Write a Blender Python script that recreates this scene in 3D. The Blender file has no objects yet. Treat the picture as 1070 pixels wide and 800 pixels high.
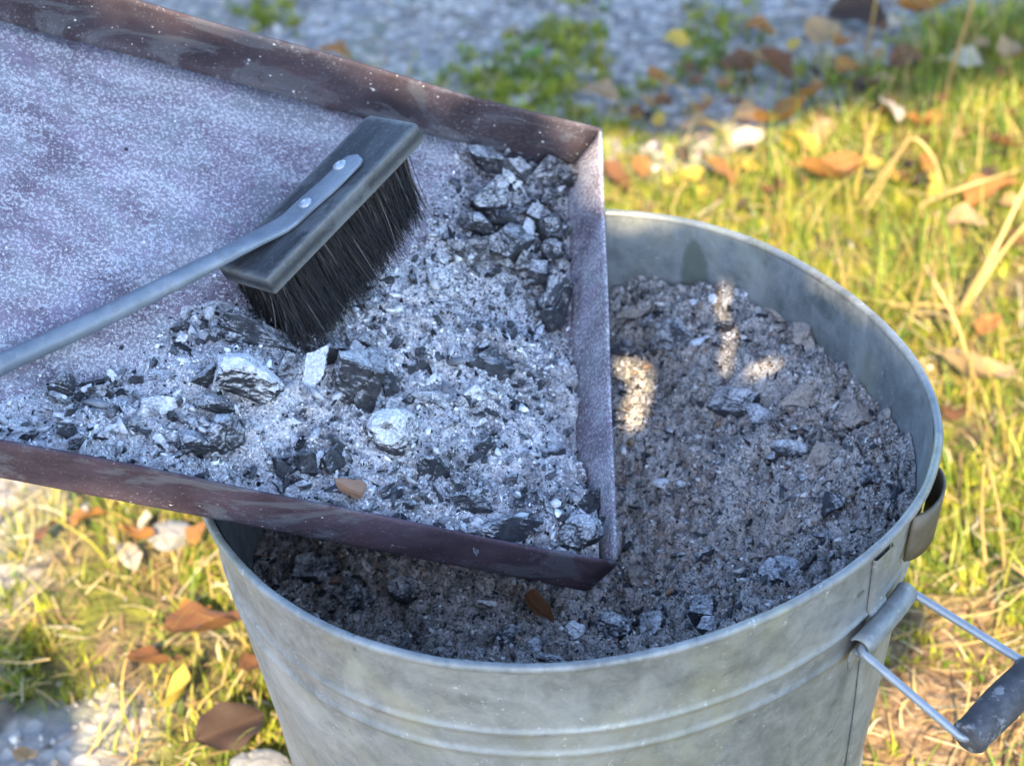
import bpy, bmesh, math, random
import numpy as np
from mathutils import Vector, Matrix, noise as mnoise

# ------------------------------------------------------------------ camera, sky, sun, exposure
scene = bpy.context.scene
COL = scene.collection
H = 0.30                                   # bucket rim height above the ground
CAM = np.array([-0.02049, -0.78022, 0.58012 + H])
C_R = np.array([0.99729, -0.04307, -0.05959])
C_U = np.array([0.07353, 0.58420, 0.80827])
C_F = np.array([0.0, 0.81047, -0.58578])
LENS = 75.0
FPX = LENS / 36 * 1070

cam_data = bpy.data.cameras.new('camera')
cam = bpy.data.objects.new('camera', cam_data)
COL.objects.link(cam)
cam.matrix_world = Matrix(((C_R[0], C_U[0], -C_F[0], CAM[0]), (C_R[1], C_U[1], -C_F[1], CAM[1]),
                           (C_R[2], C_U[2], -C_F[2], CAM[2]), (0, 0, 0, 1)))
cam_data.lens = LENS
cam_data.sensor_width = 36
cam_data.sensor_fit = 'HORIZONTAL'
cam_data.clip_start = 0.02
cam_data.clip_end = 400
cam_data.dof.use_dof = True
cam_data.dof.focus_distance = 0.93
cam_data.dof.aperture_fstop = 10.5
scene.camera = cam

SUN_EL, SUN_AZ = math.radians(38.5), math.radians(184)    # azimuth from +y (away from camera) towards +x: the sun is behind the camera
SUN = np.array([math.sin(SUN_AZ) * math.cos(SUN_EL), math.cos(SUN_AZ) * math.cos(SUN_EL), math.sin(SUN_EL)])
world = bpy.data.worlds.new('World')
scene.world = world
world.use_nodes = True
wn = world.node_tree.nodes
sky = wn.new('ShaderNodeTexSky')
sky.sky_type = 'NISHITA'
sky.sun_disc = False
sky.sun_elevation = SUN_EL
sky.sun_rotation = SUN_AZ
sky.air_density = 1.0
sky.dust_density = 0.6
sky.ozone_density = 3.6
wn['Background'].inputs['Strength'].default_value = 0.15
world.node_tree.links.new(sky.outputs['Color'], wn['Background'].inputs['Color'])

sun_data = bpy.data.lights.new('sun', 'SUN')
sun_data.energy = 4.0
sun_data.angle = math.radians(0.4)
sun_data.color = (1.0, 0.83, 0.56)
sun = bpy.data.objects.new('sun', sun_data)
COL.objects.link(sun)
sun.rotation_euler = Vector(-SUN).to_track_quat('-Z', 'Y').to_euler()

scene.view_settings.view_transform = 'Standard'
scene.view_settings.look = 'None'
scene.view_settings.gamma = 1
scene.view_settings.exposure = 2.5
scene.render.engine = 'CYCLES'

rng = np.random.default_rng(7)
random.seed(7)

# ------------------------------------------------------------------ small maths
def ray(px, py):
    return C_F + C_R * (px - 535) / FPX + C_U * (400 - py) / FPX
def hit_z(px, py, z):
    d = ray(px, py)
    return CAM + d * (z - CAM[2]) / d[2]
def hit_plane(px, py, p, n):
    d = ray(px, py)
    return CAM + d * (np.dot(p - CAM, n) / np.dot(d, n))

def _hash(ix, iy, iz, seed):
    h = (ix.astype(np.int64) * 374761393 + iy.astype(np.int64) * 668265263 + iz.astype(np.int64) * 2147483647 + seed * 1274126177) & 0xFFFFFFFF
    h = ((h ^ (h >> 13)) * 1274126177) & 0xFFFFFFFF
    h = ((h ^ (h >> 16)) * 2246822519) & 0xFFFFFFFF
    return ((h ^ (h >> 15)) & 0xFFFFFF) / float(0xFFFFFF)
def vnoise(x, y, z=None, seed=0):
    x = np.asarray(x, float); y = np.asarray(y, float)
    z = np.zeros_like(x) if z is None else np.asarray(z, float)
    fx, fy, fz = np.floor(x), np.floor(y), np.floor(z)
    u, v, w = x - fx, y - fy, z - fz
    u = u * u * (3 - 2 * u); v = v * v * (3 - 2 * v); w = w * w * (3 - 2 * w)
    r = 0
    for i in (0, 1):
        for j in (0, 1):
            for k in (0, 1):
                r = r + _hash(fx + i, fy + j, fz + k, seed) * (u if i else 1 - u) * (v if j else 1 - v) * (w if k else 1 - w)
    return r * 2 - 1
def fbm(x, y, z=None, seed=0, octv=4, gain=.5):
    a, s, t = 1.0, 0.0, 0.0
    for o in range(octv):
        s = s + a * vnoise(np.asarray(x) * 2 ** o, np.asarray(y) * 2 ** o, None if z is None else np.asarray(z) * 2 ** o, seed + o * 17)
        t += a; a *= gain
    return s / t
def sstep(a, b, x):
    t = np.clip((np.asarray(x, float) - a) / (b - a), 0, 1)
    return t * t * (3 - 2 * t)

# ------------------------------------------------------------------ object helpers
def mesh_np(name, verts, faces, smooth=False, cols=None, mat=None):
    me = bpy.data.meshes.new(name)
    verts = np.asarray(verts, np.float32)
    faces = np.asarray(faces, np.int32)
    n = faces.shape[1]
    me.vertices.add(len(verts)); me.vertices.foreach_set('co', verts.ravel())
    me.loops.add(faces.size); me.loops.foreach_set('vertex_index', faces.ravel())
    me.polygons.add(len(faces)); me.polygons.foreach_set('loop_start', np.arange(0, faces.size, n, dtype=np.int32))
    me.polygons.foreach_set('loop_total', np.full(len(faces), n, np.int32))
    if smooth: me.polygons.foreach_set('use_smooth', np.ones(len(faces), bool))
    me.update(calc_edges=True)
    if cols is not None:
        at = me.attributes.new('tone', 'FLOAT_COLOR', 'POINT')
        c = np.ones((len(verts), 4), np.float32); c[:, :cols.shape[1]] = cols
        at.data.foreach_set('color', c.ravel())
    if mat: me.materials.append(mat)
    me.validate()
    return me
def link(name, data, parent=None, **props):
    o = bpy.data.objects.new(name, data)
    COL.objects.link(o)
    if parent is not None: o.parent = parent
    for k, v in props.items(): o[k] = v
    return o
def tag(o, label, category, group=None):
    o['label'] = label; o['category'] = category
    if group: o['group'] = group
    return o
def bm_mesh(name, bm, mat, smooth=True):
    me = bpy.data.meshes.new(name)
    bm.normal_update(); bm.to_mesh(me); bm.free()
    if smooth: me.polygons.foreach_set('use_smooth', np.ones(len(me.polygons), bool))
    me.materials.append(mat)
    return me
def frame(origin, ex, ey, ez):
    m = Matrix.Identity(4)
    for i in range(3):
        m[i][0], m[i][1], m[i][2], m[i][3] = ex[i], ey[i], ez[i], origin[i]
    return m
def norm(v):
    v = np.asarray(v, float); return v / np.linalg.norm(v)
def tube(points, radii, sides=10, cap=True, flat=None):
    """vertices, quads of a tube through points; flat = list of (w, t) half sizes with a fixed up vector"""
    P = [np.asarray(p, float) for p in points]
    vs, fs = [], []
    ref = None
    for i, p in enumerate(P):
        t = norm((P[min(i + 1, len(P) - 1)] - P[max(i - 1, 0)]))
        if ref is None:
            ref = np.array([0, 0, 1.0]) if abs(t[2]) < .9 else np.array([1.0, 0, 0])
        a = norm(ref - t * np.dot(ref, t)); b = np.cross(t, a); ref = a
        for k in range(sides):
            an = 2 * math.pi * k / sides
            vs.append(p + (a * math.cos(an) + b * math.sin(an)) * radii[i])
    for i in range(len(P) - 1):
        for k in range(sides):
            k2 = (k + 1) % sides
            fs.append((i * sides + k, i * sides + k2, (i + 1) * sides + k2, (i + 1) * sides + k))
    return np.array(vs), fs
def tube_mesh(name, points, radii, mat, sides=10):
    vs, fs = tube(points, radii, sides)
    me = bpy.data.meshes.new(name)
    n = len(points)
    f2 = list(fs) + [tuple(range(sides))[::-1], tuple(range((n - 1) * sides, n * sides))]
    me.from_pydata([tuple(v) for v in vs], [], f2)
    me.polygons.foreach_set('use_smooth', [len(f) == 4 for f in f2])
    me.materials.append(mat)
    return me

# ------------------------------------------------------------------ material helpers
class NT:
    def __init__(s, name):
        s.m = bpy.data.materials.new(name); s.m.use_nodes = True
        s.n = s.m.node_tree.nodes; s.l = s.m.node_tree.links
        s.bsdf = s.n['Principled BSDF']; s.out = s.n['Material Output']
        s.co = s.n.new('ShaderNodeTexCoord'); s.geo = s.n.new('ShaderNodeNewGeometry')
    def set(s, **k):
        for a, v in k.items():
            i = s.bsdf.inputs[{'rough': 'Roughness', 'metal': 'Metallic', 'spec': 'Specular IOR Level', 'color': 'Base Color', 'normal': 'Normal', 'sheen': 'Sheen Weight'}[a]]
            s.put(i, v)
    def put(s, i, v):
        if hasattr(v, 'is_linked') or isinstance(v, bpy.types.NodeSocket): s.l.new(v, i)
        elif isinstance(v, (tuple, list)) and i.type == 'RGBA': i.default_value = (*v[:3], 1)
        else: i.default_value = v
    def noise(s, scale, detail=4, rough=.55, co=None, dist=0):
        t = s.n.new('ShaderNodeTexNoise'); t.inputs['Scale'].default_value = scale
        t.inputs['Detail'].default_value = detail; t.inputs['Roughness'].default_value = rough
        t.inputs['Distortion'].default_value = dist
        s.l.new(co if co is not None else s.co.outputs['Object'], t.inputs['Vector'])
        return t.outputs['Fac']
    def voro(s, scale, co=None, feat='F1', out='Distance'):
        t = s.n.new('ShaderNodeTexVoronoi'); t.inputs['Scale'].default_value = scale; t.feature = feat
        s.l.new(co if co is not None else s.co.outputs['Object'], t.inputs['Vector'])
        return t.outputs[out]
    def map(s, scale=(1, 1, 1), loc=(0, 0, 0), co=None):
        t = s.n.new('ShaderNodeMapping'); t.inputs['Scale'].default_value = scale; t.inputs['Location'].default_value = loc
        s.l.new(co if co is not None else s.co.outputs['Object'], t.inputs['Vector'])
        return t.outputs['Vector']
    def ramp(s, f, stops, interp='LINEAR'):
        t = s.n.new('ShaderNodeValToRGB'); t.color_ramp.interpolation = interp
        e = t.color_ramp.elements
        while len(e) < len(stops): e.new(.5)
        for el, (p, c) in zip(e, stops):
            el.position = p
            el.color = (*c[:3], 1) if isinstance(c, (tuple, list)) else (c, c, c, 1)
        s.l.new(f, t.inputs['Fac'])
        return t.outputs['Color']
    def mix(s, f, a, b, mode='MIX'):
        t = s.n.new('ShaderNodeMix'); t.data_type = 'RGBA'; t.blend_type = mode; t.clamp_factor = True
        s.put(t.inputs[0], f); s.put(t.inputs[6], a); s.put(t.inputs[7], b)
        return t.outputs[2]
    def math(s, op, a, b=0.0, c=0.0, clamp=False):
        t = s.n.new('ShaderNodeMath'); t.operation = op; t.use_clamp = clamp
        for i, v in enumerate((a, b, c)): s.put(t.inputs[i], v)
        return t.outputs[0]
    def sep(s, v):
        t = s.n.new('ShaderNodeSeparateXYZ'); s.l.new(v, t.inputs[0]); return t.outputs
    def attr(s, name):
        t = s.n.new('ShaderNodeAttribute'); t.attribute_name = name; return t.outputs['Color']
    def rnd(s):
        t = s.n.new('ShaderNodeObjectInfo'); return t.outputs['Random']
    def bump(s, h, strength=.3, dist=.002, normal=None):
        t = s.n.new('ShaderNodeBump'); t.inputs['Strength'].default_value = strength; t.inputs['Distance'].default_value = dist
        s.l.new(h, t.inputs['Height'])
        if normal is not None: s.l.new(normal, t.inputs['Normal'])
        return t.outputs['Normal']
    def translucent(s, fac, color):
        tr = s.n.new('ShaderNodeBsdfTranslucent'); s.put(tr.inputs['Color'], color)
        mx = s.n.new('ShaderNodeMixShader'); s.put(mx.inputs[0], fac)
        s.l.new(s.bsdf.outputs[0], mx.inputs[1]); s.l.new(tr.outputs[0], mx.inputs[2])
        s.l.new(mx.outputs[0], s.out.inputs['Surface'])

def mat_zinc(name='galvanised_steel', inner=False):
    t = NT(name)
    sp = t.voro(140, out='Color')
    spv = t.sep(sp)[0]
    big = t.noise(16, 6, .68, dist=.8)
    mid = t.noise(40, 5, .65)
    base = t.ramp(big, [(.30, (.072, .080, .081)), (.5, (.142, .152, .151)), (.68, (.235, .245, .238))])
    base = t.mix(t.math('MULTIPLY', t.ramp(t.noise(85, 6, .72, dist=.5), [(.42, 0), (.60, 1)]), .30), base, (.33, .34, .33))
    base = t.mix(t.math('MULTIPLY', spv, .10), base, (.46, .48, .49))
    # yellow-green and brown weathering stains
    st = t.ramp(t.noise(16, 6, .62, co=t.map((1, 1, .55), (3, 1, 2))), [(.53, 0), (.66, 1)])
    base = t.mix(t.math('MULTIPLY', st, .42), base, (.26, .255, .16))
    st2 = t.ramp(t.noise(22, 6, .6, co=t.map((1, 1, 1), (9, 5, 2))), [(.58, 0), (.68, 1)])
    base = t.mix(t.math('MULTIPLY', st2, .3), base, (.25, .215, .175))
    # chalky white specks and drips
    wh = t.ramp(t.noise(300, 5, .75), [(.61, 0), (.69, 1)])
    whm = t.ramp(t.noise(26, 4, .6, co=t.map((1, 1, 1), (1, 7, 4))), [(.42, 0), (.60, 1)])
    base = t.mix(t.math('MULTIPLY', t.math('MULTIPLY', wh, whm), .65), base, (.68, .69, .68))
    dk = t.ramp(t.noise(75, 3, .6, co=t.map((1, 1, 1), (2, 2, 8))), [(.70, 0), (.76, 1)])
    base = t.mix(t.math('MULTIPLY', dk, .75), base, (.05, .05, .05))
    if inner:
        # vertical runs of dried dust and one dark drip on the back of the inside
        runs = t.ramp(t.noise(1, 4, .6, co=t.map((60, 60, 7))), [(.5, 0), (.75, 1)])
        base = t.mix(t.math('MULTIPLY', runs, .22), base, (.52, .55, .56))
        x, y, z = t.sep(t.co.outputs['Object'])[:3]
        wob = t.math('MULTIPLY', t.math('SUBTRACT', t.noise(70, 4, .6), .5), .008)
        dx = t.math('DIVIDE', t.math('ADD', t.math('SUBTRACT', x, DRIP[0]), wob), t.math('MULTIPLY_ADD', t.math('SUBTRACT', DRIP[2] + .013, z), .12, .0048))
        dz = t.math('DIVIDE', t.math('ADD', t.math('SUBTRACT', z, DRIP[2] - .012), wob), .026)
        d2 = t.math('ADD', t.math('MULTIPLY', dx, dx), t.math('POWER', t.math('ABSOLUTE', dz), 4.0))
        msk = t.ramp(d2, [(.55, 1), (1.0, 0)])
        msk = t.math('MULTIPLY', msk, t.math('GREATER_THAN', y, .05))
        base = t.mix(t.math('MULTIPLY', msk, .8), base, (.10, .115, .09))
    t.set(color=base, metal=.35, rough=t.ramp(mid, [(.3, .42), (.7, .62)]))
    scr = t.ramp(t.noise(1, 5, .7, co=t.map((90, 90, 900), (3, 1, 1))), [(.66, 0), (.72, 1)])
    base = t.mix(t.math('MULTIPLY', scr, .25), base, (.42, .43, .43))
    t.set(color=base)
    t.set(normal=t.bump(t.math('ADD', t.math('MULTIPLY', t.noise(120, 4, .6), .5), big), .2, .003))
    return t.m

def mat_rust(name, dust, spots=.5, tint=(.17, .105, .105)):
    t = NT(name)
    big = t.noise(14, 6, .65, dist=.8)
    base = t.ramp(t.noise(35, 6, .65), [(.3, (tint[0] * .55, tint[1] * .5, tint[2] * .52)), (.52, tint), (.72, (tint[0] * 1.35, tint[1] * 1.3, tint[2] * 1.4))])
    scale_ = t.ramp(t.noise(30, 7, .68, co=t.map((.6, 1, 1), (1, 1, 1)), dist=1.0), [(.50, 0), (.555, 1)])
    base = t.mix(t.math('MULTIPLY', scale_, .7), base, (tint[0] * .75 + .055, tint[0] * .75 + .055, tint[0] * .80 + .064))
    red = t.ramp(t.noise(20, 4, .6, co=t.map((1, 1, 1), (4, 4, 4))), [(.56, 0), (.7, 1)])
    base = t.mix(t.math('MULTIPLY', red, .22), base, (.10, .042, .045))
    scr = t.ramp(t.noise(1, 4, .7, co=t.map((55, 700, 700), (2, 3, 1)), dist=.4), [(.63, 0), (.70, 1)])
    base = t.mix(t.math('MULTIPLY', scr, .3), base, (.30, .29, .31))
    pale = (.55, .545, .55)
    # dust: fine specks everywhere, smears in broad patches
    fine = t.noise(620, 3, .85)
    patch = t.noise(34, 6, .68, co=t.map((.6, 1.3, 1), (7, 3, 1)))
    sweep = t.noise(1, 4, .6, co=t.map((10, 95, 30), (1, 4, 2)), dist=.5)
    thr = t.math('ADD', fine, t.math('ADD', t.math('MULTIPLY', t.math('SUBTRACT', patch, .5), .26), t.math('MULTIPLY', t.math('SUBTRACT', sweep, .5), .12)))
    lo = .62 - .20 * dust
    f1 = t.ramp(thr, [(lo, 0), (lo + .10, 1)])
    base = t.mix(t.math('MULTIPLY', f1, .35 + .5 * dust), base, pale)
    sm = t.ramp(patch, [(.42, 0), (.68, 1)])
    base = t.mix(t.math('MULTIPLY', sm, .40 * dust), base, (.44, .43, .46))
    dkn = t.ramp(t.noise(150, 5, .7, co=t.map((1, 1, 1), (1, 9, 3))), [(.60, 0), (.68, 1)])
    base = t.mix(t.math('MULTIPLY', dkn, spots), base, (.09, .068, .08))
    wh = t.ramp(t.noise(330, 2, .5, co=t.map((1, 1, 1), (5, 5, 5))), [(.72, 0), (.76, 1)])
    base = t.mix(t.math('MULTIPLY', wh, .85), base, (.72, .72, .72))
    t.set(color=base, metal=.0, rough=.85, spec=.15)
    t.set(normal=t.bump(t.math('ADD', fine, t.math('MULTIPLY', big, .6)), .3, .0012))
    return t.m

def mat_ash(name, pale, dark, warm, warm_amt, black_thr=.63, smudge=False):
    t = NT(name)
    g = t.noise(800, 3, .8)
    m = t.noise(170, 6, .7)
    l = t.noise(30, 5, .6)
    f = t.math('ADD', t.math('MULTIPLY', g, .62), t.math('ADD', t.math('MULTIPLY', m, .36), t.math('MULTIPLY', l, .16)))
    base = t.ramp(f, [(.47, dark), (.545, tuple(a * .45 + b * .55 for a, b in zip(dark, pale))), (.61, pale), (.70, tuple(min(.85, a * 1.3) for a in pale))])
    soot_dark = t.ramp(t.noise(38, 6, .7, co=t.map((1, 1, 1), (3, 8, 1)), dist=.6), [(.52, 0), (.66, 1)])
    base = t.mix(t.math('MULTIPLY', soot_dark, .55), base, dark)
    w = t.ramp(t.noise(45, 5, .65, co=t.map((1, 1, 1), (8, 2, 5))), [(.45, 0), (.68, 1)])
    base = t.mix(t.math('MULTIPLY', w, warm_amt), base, warm, 'MULTIPLY')
    k = t.ramp(t.noise(240, 5, .7, co=t.map((1, 1, 1), (2, 6, 1))), [(black_thr, 0), (black_thr + .06, 1)])
    base = t.mix(t.math('MULTIPLY', k, .85), base, (.03, .03, .035))
    if smudge: base = t.mix(t.math('MULTIPLY', t.attr('tone'), .68), base, t.mix(g, (.03, .03, .034), (.16, .16, .175)))
    wf = t.ramp(t.voro(420, out='Color'), [(.86, 0), (.9, 1)])
    base = t.mix(t.math('MULTIPLY', wf, .5), base, (.74, .74, .74))
    t.set(color=base, rough=.95, spec=.12)
    t.set(normal=t.bump(t.math('ADD', t.math('MULTIPLY', g, .8), m), 1.0, .0018))
    return t.m

def mat_coal(name, ash, ash_col=(.52, .52, .53)):
    """charcoal with settled ash: ash 0 (bare) to 1 (burnt white)"""
    t = NT(name)
    rn = t.rnd()
    shift = t.n.new('ShaderNodeCombineXYZ')
    for i, k in enumerate((37.0, 91.0, 13.0)): t.l.new(t.math('MULTIPLY', rn, k), shift.inputs[i])
    va = t.n.new('ShaderNodeVectorMath'); va.operation = 'ADD'
    t.l.new(t.geo.outputs['Position'], va.inputs[0]); t.l.new(shift.outputs[0], va.inputs[1])
    co = va.outputs[0]
    black = t.ramp(t.noise(160, 4, .6, co=co), [(.3, (.012, .012, .014)), (.7, (.045, .047, .055))])
    up = t.sep(t.geo.outputs['Normal'])[2]
    patch = t.noise(95, 5, .7, co=co, dist=.5)
    fine = t.noise(700, 4, .75, co=co)
    f = t.math('ADD', t.math('MULTIPLY', up, .26), t.math('ADD', t.math('MULTIPLY', patch, .66), t.math('MULTIPLY', fine, .30)))
    c = .80 - .42 * ash
    a = t.ramp(f, [(c - .11, 0), (c + .13, 1)])
    col = t.mix(a, black, t.mix(t.ramp(fine, [(.36, 0), (.64, 1)]), tuple(v * .62 for v in ash_col), tuple(min(.8, v * 1.2) for v in ash_col)))
    t.set(color=col, rough=t.ramp(a, [(0, .58), (1, 1.0)]), spec=.22)
    t.set(normal=t.bump(t.math('ADD', fine, patch), .55, .001))
    return t.m

def mat_ground():
    t = NT('gravel_and_soil')
    z = t.attr('tone')
    zr = t.n.new('ShaderNodeSeparateColor'); t.l.new(z, zr.inputs[0])
    st = t.voro(95, out='Color'); sv = t.sep(st)[0]
    grav = t.ramp(sv, [(0, (.18, .153, .125)), (.5, (.36, .31, .258)), (1, (.52, .45, .38))])
    grav = t.mix(t.ramp(t.voro(95), [(.35, 0), (.7, .7)]), grav, (.09, .085, .09))
    grav = t.mix(t.math('MULTIPLY', t.ramp(t.noise(5, 5, .6), [(.4, 0), (.7, 1)]), .5), grav, (.36, .34, .33))
    grav = t.mix(t.math('MULTIPLY', t.ramp(t.noise(11, 5, .65, co=t.map((1, 1, 1), (3, 3, 3))), [(.56, 0), (.68, 1)]), .5), grav, (.10, .13, .04))
    soil = t.ramp(t.noise(60, 6, .7), [(.3, (.04, .03, .02)), (.55, (.12, .085, .05)), (.75, (.25, .18, .10))])
    moss = t.ramp(t.noise(45, 6, .7, co=t.map((1, 1, 1), (1, 2, 3))), [(.3, (.05, .055, .012)), (.6, (.14, .135, .025)), (.8, (.22, .20, .04))])
    sm = t.mix(t.ramp(t.noise(14, 4, .6), [(.42, 0), (.56, 1)]), soil, moss)
    sm = t.mix(zr.outputs[1], sm, t.ramp(t.noise(150, 6, .75), [(.32, (.05, .032, .02)), (.5, (.17, .105, .055)), (.68, (.34, .23, .13))]))
    t.set(color=t.mix(zr.outputs[0], grav, sm), rough=.95, spec=.15)
    t.set(normal=t.bump(t.math('ADD', t.voro(95), t.noise(120, 5, .7)), .8, .006))
    return t.m

def mat_vertex(name, rough=.7, trans=0., spec=.25, vary=.25, tboost=1.0):
    t = NT(name)
    c = t.attr('tone')
    n = t.ramp(t.noise(130, 4, .6), [(.3, 1 - vary), (.7, 1 + vary)])
    c2 = t.mix(1.0, c, n, 'MULTIPLY')
    t.set(color=c2, rough=rough, spec=spec)
    if trans: t.translucent(trans, t.mix(1.0, c2, (1.15 * tboost, 1.1 * tboost, .75 * tboost), 'MULTIPLY'))
    return t.m

def mat_leaf(name, a, b, c):
    t = NT(name)
    x, y, z = t.sep(t.co.outputs['Object'])[:3]
    n = t.noise(90, 5, .65)
    base = t.ramp(n, [(.3, a), (.55, b), (.75, c)])
    v = t.math('ABSOLUTE', t.math('SINE', t.math('MULTIPLY', t.math('SUBTRACT', x, t.math('MULTIPLY', t.math('ABSOLUTE', y), .8)), 900)))
    base = t.mix(t.math('MULTIPLY', t.ramp(v, [(0, 1), (.2, 0)]), .35), base, tuple(k * .5 for k in b))
    base = t.mix(t.math('MULTIPLY', t.ramp(t.math('ABSOLUTE', y), [(.0, 1), (.0012, 0)]), .6), base, tuple(min(.8, k * 1.4) for k in c))
    sp = t.ramp(t.noise(220, 4, .6, co=t.map((1, 1, 1), (4, 2, 2))), [(.62, 0), (.68, 1)])
    base = t.mix(t.math('MULTIPLY', sp, .7), base, (.05, .03, .02))
    t.set(color=base, rough=.6, spec=.3)
    t.set(normal=t.bump(v, .25, .001))
    t.translucent(.35, t.mix(1.0, base, (1.3, 1.05, .6), 'MULTIPLY'))
    return t.m

def mat_plain(name, cols, scale, rough=.6, spec=.3, stretch=(1, 1, 1), metal=0, bump=.2, bdist=.001, worn=None, dusty=None, edge=None):
    t = NT(name)
    n = t.noise(scale, 6, .65, co=t.map(stretch))
    k = len(cols)
    base = t.ramp(n, [(.28 + .46 * i / (k - 1), c) for i, c in enumerate(cols)])
    if worn:
        w = t.ramp(t.noise(scale * 1.7, 5, .6, co=t.map((1, 1, 1), (5, 6, 7))), [(.56, 0), (.64, 1)])
        base = t.mix(t.math('MULTIPLY', w, worn[1]), base, worn[0])
    if dusty:
        up = t.sep(t.geo.outputs['Normal'])[2]
        f = t.ramp(t.math('ADD', t.math('MULTIPLY', up, .08), t.noise(dusty[2], 5, .75, co=t.map((1, 1, 1), (2, 2, 2)))), [(.62, 0), (.72, 1)])
        base = t.mix(t.math('MULTIPLY', f, dusty[1]), base, dusty[0])
    if edge:                                               # paint rubbed off along the long and short edges
        x, y, z = t.sep(t.co.outputs['Object'])[:3]
        ex_ = t.math('SUBTRACT', edge[0], t.math('ABSOLUTE', x)); ey_ = t.math('SUBTRACT', edge[1], t.math('ABSOLUTE', y))
        dmin = t.math('ADD', t.math('MINIMUM', ex_, ey_), t.math('MULTIPLY', t.math('SUBTRACT', t.noise(180, 5, .7), .5), .0065))
        zz = t.math('MINIMUM', t.math('ABSOLUTE', z), t.math('ABSOLUTE', t.math('ADD', z, edge[2])))
        wr = t.math('MULTIPLY', t.ramp(dmin, [(.0004, 1), (.0016, 0)]), t.ramp(t.math('ADD', zz, t.math('MULTIPLY', t.math('SUBTRACT', t.noise(260, 4, .7), .5), .003)), [(.0006, 1), (.0018, 0)]))
        base = t.mix(t.math('MULTIPLY', wr, .7), base, (.17, .17, .16))
    t.set(color=base, rough=rough, spec=spec, metal=metal)
    t.set(normal=t.bump(n, bump, bdist))
    return t.m

# ------------------------------------------------------------------ bucket geometry functions
HARM = [.16959, -.00103, .00048, .00054, -.00164, .00041, -.00179, .0004, -.00042]
TAPER = .1153
def rim_r(th):
    r = HARM[0]
    for i, k in enumerate((2, 3, 4, 5)):
        r = r + HARM[1 + 2 * i] * np.cos(k * th) + HARM[2 + 2 * i] * np.sin(k * th)
    return r
def wall_r(th, z):                                     # outer wall radius, z below the rim is negative
    f = np.clip(1 + z / .18, 0, 1)
    return (rim_r(th) - HARM[0]) * f + .1668 + TAPER * z
def hit_wall(px, py, outside, off=0.0):
    d = ray(px, py)
    ts = np.linspace(.55, 1.6, 4001)
    P = CAM[None] + ts[:, None] * d[None]
    th = np.arctan2(P[:, 1], P[:, 0])
    ins = np.hypot(P[:, 0], P[:, 1]) < wall_r(th, P[:, 2] - H) + off
    ins &= P[:, 2] < H + (.02 if not outside else .0)
    idx = np.where(ins[1:] != ins[:-1])[0]
    if outside:
        return P[idx[0] + 1] if len(idx) else P[0]
    return P[idx[-1]] if len(idx) else P[-1]
DRIP = hit_wall(726, 272, False)

_CTRL = np.array([(0, 0, -.090), (.02, -.05, -.093), (-.05, .07, -.085), (-.14, 0, -.098), (-.09, -.11, -.092), (.02, -.148, -.076), (.11, -.10, -.057),
                  (.152, .0, -.040), (.13, .08, -.033), (.12, .11, -.040), (.10, .12, -.026), (.085, .125, -.022), (.055, .148, -.034), (-.02, .155, -.066), (.0, .15, -.064), (.07, .05, -.068), (.10, .04, -.054), (.08, -.04, -.076), (.04, .10, -.068), (.015, .12, -.075)])
def heap_z(x, y, detail=True):
    x = np.asarray(x, float); y = np.asarray(y, float)
    num = 0; den = 0
    for cx, cy, cz in _CTRL:
        w = 1 / ((x - cx) ** 2 + (y - cy) ** 2 + 4e-4) ** 1.6
        num = num + w * cz; den = den + w
    z = num / den
    z = z + .0080 * fbm(x * 38, y * 38, seed=3, octv=3)
    if detail:
        n = fbm(x * 150, y * 150, seed=11, octv=3)
        z = z + .0046 * (1 - 2 * np.abs(n)) - .0015
        cl = fbm(x * 62, y * 62, seed=14, octv=3)
        z = z + .0095 * np.maximum(0, cl) - .0045 * np.exp(-(cl / .05) ** 2)
        z = z + .0017 * fbm(x * 500, y * 500, seed=21, octv=2)
    return z + H
def hit_heap(px, py):
    z = H - .07
    for _ in range(12):
        p = hit_z(px, py, z)
        z = .5 * z + .5 * float(heap_z(p[0], p[1], False))
    return hit_z(px, py, z)

# ------------------------------------------------------------------ ash pan frame
PM = np.array([[.89777, .05629, .43685], [.11782, .92497, -.36132], [-.42441, .37585, .82378]])
PW, PH, PL = .2455, .0339, .52
_bB = np.array([.00462, -.04023, -.07591 + H]); _bA = np.array([.01843, .18665, .01628 + H])
P0 = (_bA + _bB) / 2
PEX, PEY, PEZ = PM[:, 0], PM[:, 1], PM[:, 2]
def pan_world(x, y, z):
    return P0 + PEX * x + PEY * y + PEZ * z
def pan_local(p):
    d = np.asarray(p) - P0
    return np.array([d @ PEX, d @ PEY, d @ PEZ])
def hit_pan(px, py, z=.010):
    return pan_local(hit_plane(px, py, pan_world(0, 0, z), PEZ))
# edge of the swept ash, traced on the pan floor
_EDGE = [hit_pan(*q, z=.004)[:2] for q in [(-60, 455), (20, 420), (120, 388), (200, 322), (280, 300), (350, 292), (430, 262), (470, 205), (478, 150), (500, 110)]]
def edge_dist(x, y):
    """signed distance to the ash edge, positive on the ash side"""
    x = np.asarray(x, float); y = np.asarray(y, float)
    best = np.full(x.shape, 9.0); sg = np.ones(x.shape)
    for (ax, ay), (bx, by) in zip(_EDGE[:-1], _EDGE[1:]):
        dx, dy = bx - ax, by - ay
        t = np.clip(((x - ax) * dx + (y - ay) * dy) / (dx * dx + dy * dy), 0, 1)
        qx, qy = x - ax - t * dx, y - ay - t * dy
        d = np.hypot(qx, qy)
        s = np.sign(dx * qy - dy * qx)
        m = d < best
        best = np.where(m, d, best); sg = np.where(m, -s, sg)
    return best * sg
PXM = .00043
_MOUNDS = []
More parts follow.
